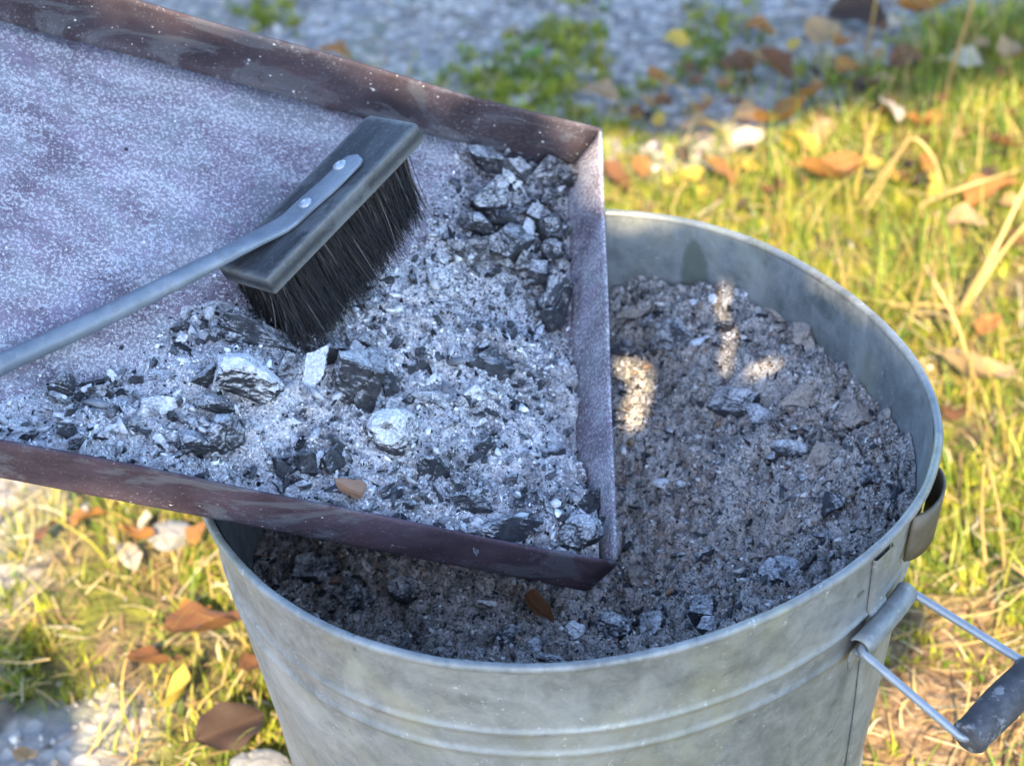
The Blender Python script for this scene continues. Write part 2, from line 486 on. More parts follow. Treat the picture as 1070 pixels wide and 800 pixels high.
def pan_ash(x, y, detail=True):
    x = np.asarray(x, float); y = np.asarray(y, float)
    e = edge_dist(x, y) + .010 * fbm(x * 60, y * 60, seed=5, octv=3)
    cover = sstep(-.004, .03, e)
    near = sstep(.10, -PW / 2, y)                     # piles up along the near wall
    corner = sstep(-.17, .0, x) * sstep(.05, -PW / 2, y)
    h = cover * (.0045 + .009 * near + .010 * corner)
    h = h * (1 - .85 * sstep(-.035, -.002, x) * sstep(-.11, -.03, y)) * (1 - .97 * sstep(-.085, -.05, x) * sstep(-.005, .02, y))
    cover = cover * (1 - .8 * sstep(-.085, -.05, x) * sstep(-.005, .02, y))
    h = h + cover * .0050 * fbm(x * 55, y * 55, seed=31, octv=3) + cover * .0030 * np.maximum(0, fbm(x * 120, y * 120, seed=33, octv=2))
    if detail:
        n = fbm(x * 190, y * 190, seed=41, octv=3)
        rough = .25 + 1.0 * sstep(-.25, .35, fbm(x * 22, y * 22, seed=43, octv=2))
        h = h + cover * rough * (.0036 * (1 - 2 * np.abs(n)) - .0010)
        h = h + cover * (.3 + .7 * rough) * .0013 * fbm(x * 560, y * 560, seed=51, octv=2)
    for mx, my, an, la, lb, amp in _MOUNDS:                # ash banked up around the lumps
        dx, dy = x - mx, y - my
        p, q = dx * math.cos(an) + dy * math.sin(an), -dx * math.sin(an) + dy * math.cos(an)
        h = h + amp * np.exp(-((p / la) ** 2 + (q / lb) ** 2))
    return h - .0012 * (1 - sstep(-.006, .006, e)) - .0002

# ------------------------------------------------------------------ ground
def grass_zone(x, y):
    n = fbm(np.asarray(x) * 9, np.asarray(y) * 9, seed=71, octv=3)
    a = sstep(-.05, .05, .70 + .85 * np.maximum(0, np.asarray(x) - .12) - y + n * .10)
    b = sstep(-.05, .05, np.asarray(x) + .36 + n * .10)
    c = 1 - sstep(-.03, .03, -.235 - np.asarray(x) + n * .06) * sstep(.03, -.03, np.asarray(y) - .145 + n * .06)
    return a * b * c
def ground_z(x, y):
    x = np.asarray(x, float); y = np.asarray(y, float)
    g = grass_zone(x, y)
    z = .012 * fbm(x * 4, y * 4, seed=81, octv=3) + .006 * fbm(x * 22, y * 22, seed=82, octv=3) * (.25 + g)
    z = z + .0025 * fbm(x * 110, y * 110, seed=83, octv=2)
    fl = sstep(.15, .2, np.hypot(x, y))
    return z * fl - .004
_t = np.linspace(-1, 1, 421)
SOIL = hit_z(985, 725, 0)
def soil_spot(x, y): return sstep(.035, -.035, np.hypot(x - SOIL[0], (y - SOIL[1]) * .8) - .075 + .03 * fbm(x * 30, y * 30, seed=88, octv=3))
_ax = np.sign(_t) * (np.abs(_t) * .9 + 70 * np.abs(_t) ** 11)
GX, GY = np.meshgrid(_ax, _ax + .5)
gz = ground_z(GX, GY)
gv = np.stack([GX.ravel(), GY.ravel(), gz.ravel()], 1)
n_ = len(_t)
ii = np.arange(n_ * n_).reshape(n_, n_)
gf = np.stack([ii[:-1, :-1].ravel(), ii[:-1, 1:].ravel(), ii[1:, 1:].ravel(), ii[1:, :-1].ravel()], 1)
gc = np.stack([grass_zone(GX, GY).ravel(), soil_spot(GX, GY).ravel(), 0 * GX.ravel()], 1)
link('ground', mesh_np('ground', gv, gf, True, gc, mat_ground()), kind='structure')

# ------------------------------------------------------------------ made-up tree behind the camera, leaves laid out to cast the wanted shade
S_H = np.array([math.sin(SUN_AZ), math.cos(SUN_AZ), 0.0])          # horizontal, towards the sun
S_U = -np.array([math.cos(SUN_AZ), -math.sin(SUN_AZ), 0.0])
S_V = norm(np.cross(SUN, S_U)); S_V = S_V if S_V[2] > 0 else -S_V
RIM0 = np.array([0, 0, H])
def sun_uv(p):
    d = np.asarray(p) - RIM0
    return np.stack([d @ S_U, d @ S_V], -1)
def leaf_cards(centres, size, seed, base, spread):
    r = np.random.default_rng(seed)
    n = len(centres)
    a = r.normal(size=(n, 3)); a /= np.linalg.norm(a, axis=1)[:, None]
    b = r.normal(size=(n, 3)); b -= a * (a * b).sum(1)[:, None]; b /= np.linalg.norm(b, axis=1)[:, None]
    c = np.cross(a, b)
    L = size * r.uniform(.7, 1.25, n)[:, None]
    v = np.stack([centres - a * L * .5, centres - a * L * .1 + b * L * .3 + c * L * .05, centres + a * L * .5, centres - a * L * .1 - b * L * .3 + c * L * .05], 1)
    col = np.array(base)[None] * r.uniform(1 - spread, 1 + spread, (n, 1))
    return v, np.repeat(col, 4, 0).reshape(n, 4, 3)
M_FOL = mat_vertex('added_foliage', .55, .25)
M_BARK = mat_plain('added_bark', [(.05, .04, .03), (.12, .095, .07), (.2, .17, .13)], 30, .9, .1, (1, 1, .25), bump=.8, bdist=.01)
def hull(P):
    P = sorted(map(tuple, np.asarray(P)))
    def half(pts):
        h = []
        for p in pts:
            while len(h) > 1 and (h[-1][0] - h[-2][0]) * (p[1] - h[-2][1]) - (h[-1][1] - h[-2][1]) * (p[0] - h[-2][0]) <= 0: h.pop()
            h.append(p)
        return h
    a, b = half(P), half(P[::-1])
    return np.array(a[:-1] + b[:-1])
def depth_in(P, poly):
    """how far inside a convex outline (negative outside)"""
    best = np.full(P.shape[:-1], 9.0)
    for a, b in zip(poly, np.roll(poly, -1, 0)):
        d = (b - a) / np.linalg.norm(b - a)
        best = np.minimum(best, d[0] * (P[..., 1] - a[1]) - d[1] * (P[..., 0] - a[0]))
    return best
_tt = np.linspace(0, 2 * np.pi, 60)
_bk = np.concatenate([np.stack([(wall_r(_tt, z) + .002) * np.cos(_tt), (wall_r(_tt, z) + .002) * np.sin(_tt), H + z + 0 * _tt], 1) for z in (0, -.1, -.2)])
_pn = np.array([pan_world(x, y, z) for x in (-PL, 0) for y in (-PW / 2, PW / 2) for z in (0, PH)])
_gr = np.array([hit_z(px, py, 0) for px, py in ((-500, 40), (300, 100), (640, 150), (760, 134), (900, 118), (1070, 80), (1500, 20), (1500, -700), (-500, -700))])
_a = math.radians(-41); _rd = np.array([math.cos(_a), math.sin(_a), 0]); _tn = np.array([-math.sin(_a), math.cos(_a), 0]); _dz = np.array([0, 0, 1.0])
_e = _rd * .176 + _dz * (H - .038)
_hd = np.array([p + o for p in (_e - _tn * .02, _e + _tn * .02, _e - _tn * .02 + _rd * .046 - _dz * .044, _e + _tn * .03 + _rd * .064 - _dz * .026) for o in (_dz * .012, -_dz * .012, _tn * .012, -_tn * .012)])
_lg = np.array([(.186 * math.cos(math.radians(t)), .186 * math.sin(math.radians(t)), H + z) for t in range(-36, -10, 4) for z in (0, -.03)])
_bk = np.vstack([_bk, _lg])
_gl = np.array([hit_z(px, py, 0) for px, py in ((-80, 650), (45, 665), (95, 735), (80, 860), (-80, 860))])
SHADE = [hull(sun_uv(_gl)), hull(sun_uv(_hd)), hull(sun_uv(_bk)), hull(sun_uv(_pn)), hull(sun_uv(_gr))]  # outlines to be shaded, used to cut the added leaves
def shade_depth(P):
    return np.maximum.reduce([depth_in(P, h) for h in SHADE])
# gaps left in the added leaves so sun flecks reach the bucket ash
PATCH = sun_uv(np.array([hit_heap(*q) for q in [(655, 384), (670, 392), (668, 412), (660, 440)]]))
STREAK = sun_uv(np.array([hit_heap(*q) for q in [(758, 297), (759, 306), (752, 325), (764, 350), (757, 388)]]))
SPOT = sun_uv(np.array([hit_heap(*q) for q in [(782, 392), (798, 384), (812, 378)]]))
def seg_dist(P, line):
    best = np.full(P.shape[:-1], 9.0)
    for a, b in zip(line[:-1], line[1:]):
        d = b - a; t = np.clip(((P - a) @ d) / (d @ d), 0, 1)
        best = np.minimum(best, np.linalg.norm(P - a - t[..., None] * d, axis=-1))
    return best
def fleck(P):
    return np.minimum(np.minimum(seg_dist(P, PATCH) - .0042, seg_dist(P, STREAK) - .0008), seg_dist(P, SPOT) - .0010)

tree = link('added_shade_tree', None)  # invented tree, replaces the shadow of a person behind the camera
TB = S_H * 3.0 - S_U * 1.1
tree.location = TB[:]
tag(tree, 'added unseen tree behind the camera, shaped to shade the bucket and pan', 'tree')
def sprout(n, u0, u1, v0, v1, s0, s1, size, seed, test):
    r = np.random.default_rng(seed)
    u = r.uniform(u0, u1, n); v = r.uniform(v0, v1, n); s = r.uniform(s0, s1, n)
    c = RIM0[None] + S_U[None] * u[:, None] + S_V[None] * v[:, None] + SUN[None] * s[:, None]
    q, col = leaf_cards(c, size, seed + 1, (.05, .085, .02), .4)
    ok = np.ones(n, bool)
    for a, b in ((0, 2), (1, 3), (0, 1), (1, 2), (2, 3), (3, 0)):
        for t in (0, .2, .4, .6, .8, 1):
            ok &= test(sun_uv(q[:, a] * (1 - t) + q[:, b] * t))
    return q[ok] - TB, col[ok]
lows = [sprout(100000, -.75, .62, -.46, 1.0, 1.75, 2.9, .045, 6, lambda P: (shade_depth(P) > -.002 + .004 * np.sin(P[..., 0] * 60)) & (fleck(P) > .017)),
        sprout(110000, -.11, .17, -.15, .12, 1.10, 1.18, .0085, 8, lambda P: (fleck(P) > 0) & (fleck(P) < .040) & (shade_depth(P) > .0))]
V = np.concatenate([q for q, c in lows]).reshape(-1, 3); Cc = np.concatenate([c for q, c in lows]).reshape(-1, 3)
link('added_crown', mesh_np('added_crown', V, np.arange(len(V)).reshape(-1, 4), False, Cc, M_FOL), tree, kind='stuff')  # leaf cards kept only where shade is wanted
link('added_trunk', tube_mesh('added_trunk', [(0, 0, -.1), (.03, .02, .7), (.05, .05, 1.5), (.15, .1, 2.3), (.3, .2, 3.0)], [.13, .10, .085, .06, .03], M_BARK, 12), tree)
_lp = RIM0 + SUN * 1.17 - S_U * .12 + S_V * .10 - TB
link('added_branch', tube_mesh('added_branch', [(.05, .05, 1.5), tuple(_lp * .4 + np.array([0, 0, 1.2])), tuple(_lp * .8 + np.array([-.08, 0, .45])), tuple(_lp)], [.05, .03, .014, .003], M_BARK, 8), tree)

# ------------------------------------------------------------------ bucket
M_ZINC = mat_zinc()
M_ZINC_IN = mat_zinc('galvanised_steel_inside', True)
bucket = link('galvanised_bucket', None)
tag(bucket, 'round galvanised steel bucket full of cold ash standing on mossy ground', 'bucket')
NTH = 240
th = np.linspace(0, 2 * np.pi, NTH, endpoint=False)
def bead(z):
    b = 0
    for zc in (-.0425, -.0565, -.205, -.219):
        b = b + .0013 * np.exp(-((z - zc) / .0021) ** 2)
    return b
prof = sorted(set(np.round(np.concatenate([np.linspace(-.002, -.296, 60), np.linspace(-.036, -.063, 36), np.linspace(-.199, -.225, 24)]), 5)), reverse=True)
def dent(thv, z):
    x = np.cos(thv) * .17; y = np.sin(thv) * .17
    return .0011 * fbm(x * 14, y * 14, z * 14 + 0 * x, seed=61, octv=2)
def lathe(rows, flip=False, closed_v=False):
    V = []
    for z, rfun in rows:
        r = rfun(th)
        V.append(np.stack([r * np.cos(th), r * np.sin(th), H + z + 0 * th], 1))
    V = np.concatenate(V); F = []
    k = len(rows)
    for i in range(k if closed_v else k - 1):
        a = (i % k) * NTH; b = ((i + 1) % k) * NTH
        j = np.arange(NTH); j2 = (j + 1) % NTH
        q = np.stack([a + j, b + j, b + j2, a + j2], 1)
        F.append(q[:, ::-1] if flip else q)
    return V, np.concatenate(F)
V, F = lathe([(z, (lambda z: lambda t: wall_r(t, z) + bead(z) + dent(t, z))(z)) for z in prof])
link('outer_wall', mesh_np('outer_wall', V, F, True, None, M_ZINC), bucket)
V, F = lathe([(z, (lambda z: lambda t: wall_r(t, z) + dent(t, z) - .0013)(z)) for z in prof], flip=True)
link('inner_wall', mesh_np('inner_wall', V, F, True, None, M_ZINC_IN), bucket)
rows = []
for k in range(12):
    a = 2 * math.pi * k / 12
    rows.append((-.0015 + .0024 * math.sin(a), (lambda a: lambda t: rim_r(t) - .0021 + .0021 * np.cos(a) + .0003 * fbm(np.cos(t) * 9, np.sin(t) * 9, seed=63, octv=2))(a)))
V, F = lathe(rows, closed_v=True, flip=True)
link('rolled_rim', mesh_np('rolled_rim', V, F, True, None, M_ZINC), bucket)
zb = -.290
V, F = lathe([(zb, lambda t: wall_r(t, zb) - .0016), (zb, lambda t: 0 * t + .06), (zb, lambda t: 0 * t + .0001)])
link('base', mesh_np('base', V, F, False, None, M_ZINC), bucket)
# lapped side seam
def seam_th(z): return math.radians(-42.3 + 6.0 * np.clip(-z / .16, 0, 1.6))
zs = [z for z in prof if z < -.006]
V = []
for z in zs:
    t0 = seam_th(z)
    for dt, off in ((0, .0004), (0, .0017), (.006, .0021), (.075, .0021), (.085, .0004)):
        a = t0 + dt; r = wall_r(a, z) + bead(z) + dent(np.array([a]), z)[0] + off
        V.append((r * math.cos(a), r * math.sin(a), H + z))
F = [(i * 5 + j, (i + 1) * 5 + j, (i + 1) * 5 + j + 1, i * 5 + j + 1) for i in range(len(zs) - 1) for j in range(4)]
link('side_seam', mesh_np('side_seam', np.array(V), np.array(F), False, None, M_ZINC), bucket)

# drop handle: rolled ear, wire and grip
ez_ = -.036
e1 = hit_wall(894, 668, True, .007); e2 = hit_wall(947, 625, True, .007)
em = (e1 + e2) / 2; thm = math.atan2(em[1], em[0])
rad = np.array([math.cos(thm), math.sin(thm), 0]); tan = np.array([-math.sin(thm), math.cos(thm), 0])
ecz = em[2]; half = np.linalg.norm((e2 - e1)[:2]) / 2 * .97
rw = float(wall_r(thm, ecz - H))
wire_r = .0019
cen_r = rw + .0072
sec = [(rw + .0026, -.0150), (rw + .0026, -.0090), (rw + .0034, -.0055)]
for k in range(0, 13):
    a = math.radians(-130 + 23 * k)
    sec.append((cen_r + .0046 * math.cos(a), .0046 * math.sin(a)))
V = []
NE = 9
for i in range(NE):
    s_ = -half + 2 * half * i / (NE - 1)
    bulge = -.0009 * (s_ / half) ** 2
    sag = (rw - math.sqrt(rw * rw - s_ * s_)) * .0
    for r_, z_ in sec:
        p = rad * (r_ + bulge) + tan * s_
        V.append((p[0], p[1], ecz + z_))
ns = len(sec)
F = [(i * ns + j, (i + 1) * ns + j, (i + 1) * ns + j + 1, i * ns + j + 1) for i in range(NE - 1) for j in range(ns - 1)]
ear = link('handle_ear', mesh_np('handle_ear', np.array(V), np.array(F), True, None, M_ZINC), bucket)
sm = ear.modifiers.new('sheet', 'SOLIDIFY'); sm.thickness = .0011; sm.offset = 0
c0 = rad * cen_r + np.array([0, 0, ecz])
E1 = c0 - tan * (half + .001); E2 = c0 + tan * (half + .001)
dn = np.array([0, 0, -1.0])
def arm_end(E, px, py):
    # end of a wire arm in the plane of the ear's outward and downward directions
    n_ = tan; return hit_plane(px, py, E, n_)
A2 = arm_end(E1, 1009, 774)
A3 = arm_end(E2 + tan * .004, 1082, 699)
def rounded(pts, r=.004, n=5):
    out = [np.asarray(pts[0])]
    for a, b, c in zip(pts[:-2], pts[1:-1], pts[2:]):
        d1 = norm(a - b); d2 = norm(c - b)
        for k in range(n):
            t = k / (n - 1)
            out.append((b + d1 * r) * (1 - t) ** 2 + b * 2 * t * (1 - t) + (b + d2 * r) * t * t)
    out.append(np.asarray(pts[-1])); return out
M_WIRE = mat_plain('zinc_wire', [(.17, .19, .21), (.27, .295, .32)], 60, .45, .5, metal=.4, bump=.1)
gd = norm(A3 - A2)
wpts = rounded([c0, E1, A2, A2 + gd * .012])
wire = link('handle_wire', tube_mesh('handle_wire', wpts, [wire_r] * len(wpts), M_WIRE, 12), bucket)
wpts = rounded([c0, E2, A3, A3 - gd * .012])
link('handle_wire', tube_mesh('handle_wire', wpts, [wire_r] * len(wpts), M_WIRE, 12), bucket)
gl = np.linalg.norm(A3 - A2)
M_GRIP = mat_plain('worn_black_grip', [(.018, .018, .02), (.05, .05, .055), (.10, .10, .105)], 90, .7, .3, (1, 1, 1), bump=.5, bdist=.002, worn=((.26, .26, .27), .6))
gp, gr = [], []
for tt, rr_ in ((0.0, .0022), (.0, .0072), (.03, .0082), (.07, .0083), (.09, .0076), (.10, .0078), (.3, .0083), (.5, .0086), (.7, .0083), (.9, .0078), (.93, .0083), (.99, .0080), (1.0, .0022)):
    gp.append(A2 + gd * (.001 + (gl - .002) * tt + (1e-5 if rr_ < .003 and tt > .5 else (-1e-5 if rr_ < .003 else 0)))); gr.append(rr_)
for sgn_, q_ in ((-1, A2), (1, A3)):
    q0_ = q_ - gd * sgn_ * .0012
    link('grip_washer', tube_mesh('grip_washer', [q0_ + gd * sgn_ * .0012, q0_ + gd * sgn_ * .0012, q0_], [.0024, .0074, .0076], M_WIRE, 24), bucket)
link('handle_grip', tube_mesh('handle_grip', gp, gr, M_GRIP, 24), bucket)
# the curved tilting lug on the back right of the wall
l1 = hit_wall(983, 486, True, .002); thl = math.radians(-17)
V = []
NL = 22
for i in range(NL):
    q = i / (NL - 1); a = math.radians(-30.5) + math.radians(12.5) * q
    out = .0066 * math.sin(math.pi * q) ** .6
    for zt in (-.007, -.016, -.025, -.033):
        rr_ = float(wall_r(a, zt)) + .0012 + out * (1 - .0 * zt)
        V.append((rr_ * math.cos(a), rr_ * math.sin(a), H + zt))
F = [(i * 4 + j, (i + 1) * 4 + j, (i + 1) * 4 + j + 1, i * 4 + j + 1) for i in range(NL - 1) for j in range(3)]
lug = link('strap_lug', mesh_np('strap_lug', np.array(V), np.array(F), True, None, mat_plain('weathered_lug_steel', [(.05, .042, .03), (.09, .076, .054), (.14, .122, .095)], 40, .6, .4, metal=.3)), bucket)
sm = lug.modifiers.new('sheet', 'SOLIDIFY'); sm.thickness = .0014; sm.offset = 0

# ------------------------------------------------------------------ ash in the bucket
M_HEAP = mat_ash('bucket_ash', (.41, .382, .362), (.05, .047, .048), (.95, .78, .67), .55, .575)
g_ = np.arange(-.166, .1661, .00085)
X, Y = np.meshgrid(g_, g_)
Z = heap_z(X, Y)
n_ = len(g_); ii = np.arange(n_ * n_).reshape(n_, n_)
rr_ = np.hypot(X, Y); lim = wall_r(np.arctan2(Y, X), Z - H) - .0016
inside = rr_ < lim + .0008
q = np.stack([ii[:-1, :-1], ii[:-1, 1:], ii[1:, 1:], ii[1:, :-1]], 2).reshape(-1, 4)
q = q[inside.ravel()[q].all(1)]
use = np.unique(q); remap = np.full(n_ * n_, -1); remap[use] = np.arange(len(use))
vv = np.stack([X.ravel(), Y.ravel(), Z.ravel()], 1)[use]
sc = np.minimum(1, (lim.ravel()[use]) / np.maximum(1e-6, rr_.ravel()[use])); vv[:, :2] *= sc[:, None]
heap = link('ash_heap', mesh_np('ash_heap', vv, remap[q], True, None, M_HEAP), kind='stuff')
tag(heap, 'grey brown heap of cold wood ash filling the bucket', 'ash')

def crumbs(P, N, size, tones, seed):
    """irregular octahedra at points P with normals N"""
    r = np.random.default_rng(seed)
    n = len(P)
    base = np.array([(1, 0, 0), (0, 1, 0), (-1, 0, 0), (0, -1, 0), (0, 0, 1), (0, 0, -1)], float)
    v = base[None] * r.uniform(.45, 1.2, (n, 6, 1)) + r.normal(0, .18, (n, 6, 3))
    v *= np.stack([r.uniform(.7, 1.5, n), r.uniform(.6, 1.0, n), r.uniform(.35, .8, n)], 1)[:, None, :]
    q = r.normal(size=(n, 4)); q /= np.linalg.norm(q, axis=1)[:, None]
    w, x, y, z = q.T
    R = np.stack([np.stack([1 - 2 * (y * y + z * z), 2 * (x * y - w * z), 2 * (x * z + w * y)], 1),
                  np.stack([2 * (x * y + w * z), 1 - 2 * (x * x + z * z), 2 * (y * z - w * x)], 1),
                  np.stack([2 * (x * z - w * y), 2 * (y * z + w * x), 1 - 2 * (x * x + y * y)], 1)], 1)
    v = np.einsum('nij,nkj->nki', R, v) * size[:, None, None]
    v = v + P[:, None, :] + N[:, None, :] * (size * .25)[:, None, None]
    f0 = np.array([(0, 1, 4), (1, 2, 4), (2, 3, 4), (3, 0, 4), (1, 0, 5), (2, 1, 5), (3, 2, 5), (0, 3, 5)])
    f = (f0[None] + 6 * np.arange(n)[:, None, None]).reshape(-1, 3)
    c = np.repeat(tones, 6, 0)
    return v.reshape(-1, 3), f, c
def crumb_tones(n, seed, pal, wts):
    r = np.random.default_rng(seed)
    k = r.choice(len(pal), n, p=wts)
    return np.array(pal)[k] * r.uniform(.75, 1.25, (n, 1))
M_CRUMB = mat_vertex('ash_crumb', .9, 0, .2, .35)
PAL_B = [(.43, .405, .39), (.22, .208, .20), (.03, .03, .034), (.66, .65, .63), (.26, .17, .12)]
n = 42000
a = rng.uniform(0, 2 * np.pi, n); r_ = .16 * np.sqrt(rng.uniform(0, 1, n))
x, y = r_ * np.cos(a), r_ * np.sin(a); z = heap_z(x, y)
k = np.hypot(x, y) < wall_r(a, z - H) - .003
P = np.stack([x, y, z], 1)[k]; n = len(P)
size = np.clip(rng.lognormal(-7.55, .5, n), .0003, .0026)
v, f, c = crumbs(P, np.tile([0, 0, 1.0], (n, 1)), size, crumb_tones(n, 3, PAL_B, [.34, .34, .17, .07, .08]), 4)
o = link('ash_crumbs', mesh_np('ash_crumbs', v, f, False, c, M_CRUMB), kind='stuff')
tag(o, 'fine crumbs of ash and charcoal scattered over the bucket ash', 'ash crumbs')

# ------------------------------------------------------------------ ash pan
pan = link('ash_pan', None)
pan.matrix_world = frame(P0, PEX, PEY, PEZ)
tag(pan, 'rusty sheet steel ash pan tipped over the bucket rim, dusted white inside', 'ash pan')
M_RUSTF = mat_rust('dusty_rusted_steel', .62, .40, (.150, .120, .150))
M_RUSTW = mat_rust('rusted_steel', .0, .15, (.062, .043, .054))
M_RUSTFAR = mat_rust('lightly_dusted_rusted_steel', .06, .3, (.050, .039, .047))
def sheet(name, f, nu, nv, thick, mat):
    """sheet from a parametric surface f(u, v) with a real thickness along its normal"""
    V, F = [], []
    for i in range(nu + 1):
        for j in range(nv + 1): V.append(f(i / nu, j / nv))
    for i in range(nu):
        for j in range(nv):
            a = i * (nv + 1) + j
            F.append((a, a + nv + 1, a + nv + 2, a + 1))
    o = link(name, mesh_np(name, np.array(V), np.array(F), True, None, mat), pan)
    m = o.modifiers.new('sheet', 'SOLIDIFY'); m.thickness = thick; m.offset = 0; m.use_quality_normals = True
    return o
W2 = PW / 2
bow = lambda x: .0014 * math.sin(x * 17) + .0009 * math.sin(x * 41 + 1)
sheet('floor', lambda u, v: (-PL + PL * u, -W2 + .002 + (PW - .004) * v, -.0008 + .0006 * math.sin(u * 23) * math.sin(v * 9)), 60, 24, .0012, M_RUSTF)
def wallf(sgn):
    def f(u, v):
        x = -PL + (PL + (.0018 if sgn < 0 else .0014)) * u
        k = max(0.0, (.15 - v) / .15)
        y = sgn * (W2 - .0030 * k * k + .0010 * v)
        top = PH + (bow(x) if sgn > 0 else .5 * bow(x * 1.3)) * v
        return (x, y, -.0012 + (top + .0012) * v)
    return f
sheet('far_wall', wallf(1), 60, 12, .0013, M_RUSTFAR)
sheet('near_wall', wallf(-1), 60, 12, .0013, M_RUSTW)
sheet('front_wall', lambda u, v: (-.0022 * max(0, (.15 - v) / .15) ** 2 + .0010 * v, -W2 + .0011 + (PW - .0018 + .0008 * v) * u, -.0010 + (PH + .0010 + .0004 * math.sin(u * 14)) * v), 40, 12, .0013, M_RUSTF)
sheet('back_wall', lambda u, v: (-PL, -W2 + .0014 + (PW - .0028) * u, -.0010 + (PH + .0010) * v), 20, 6, .0013, M_RUSTW)
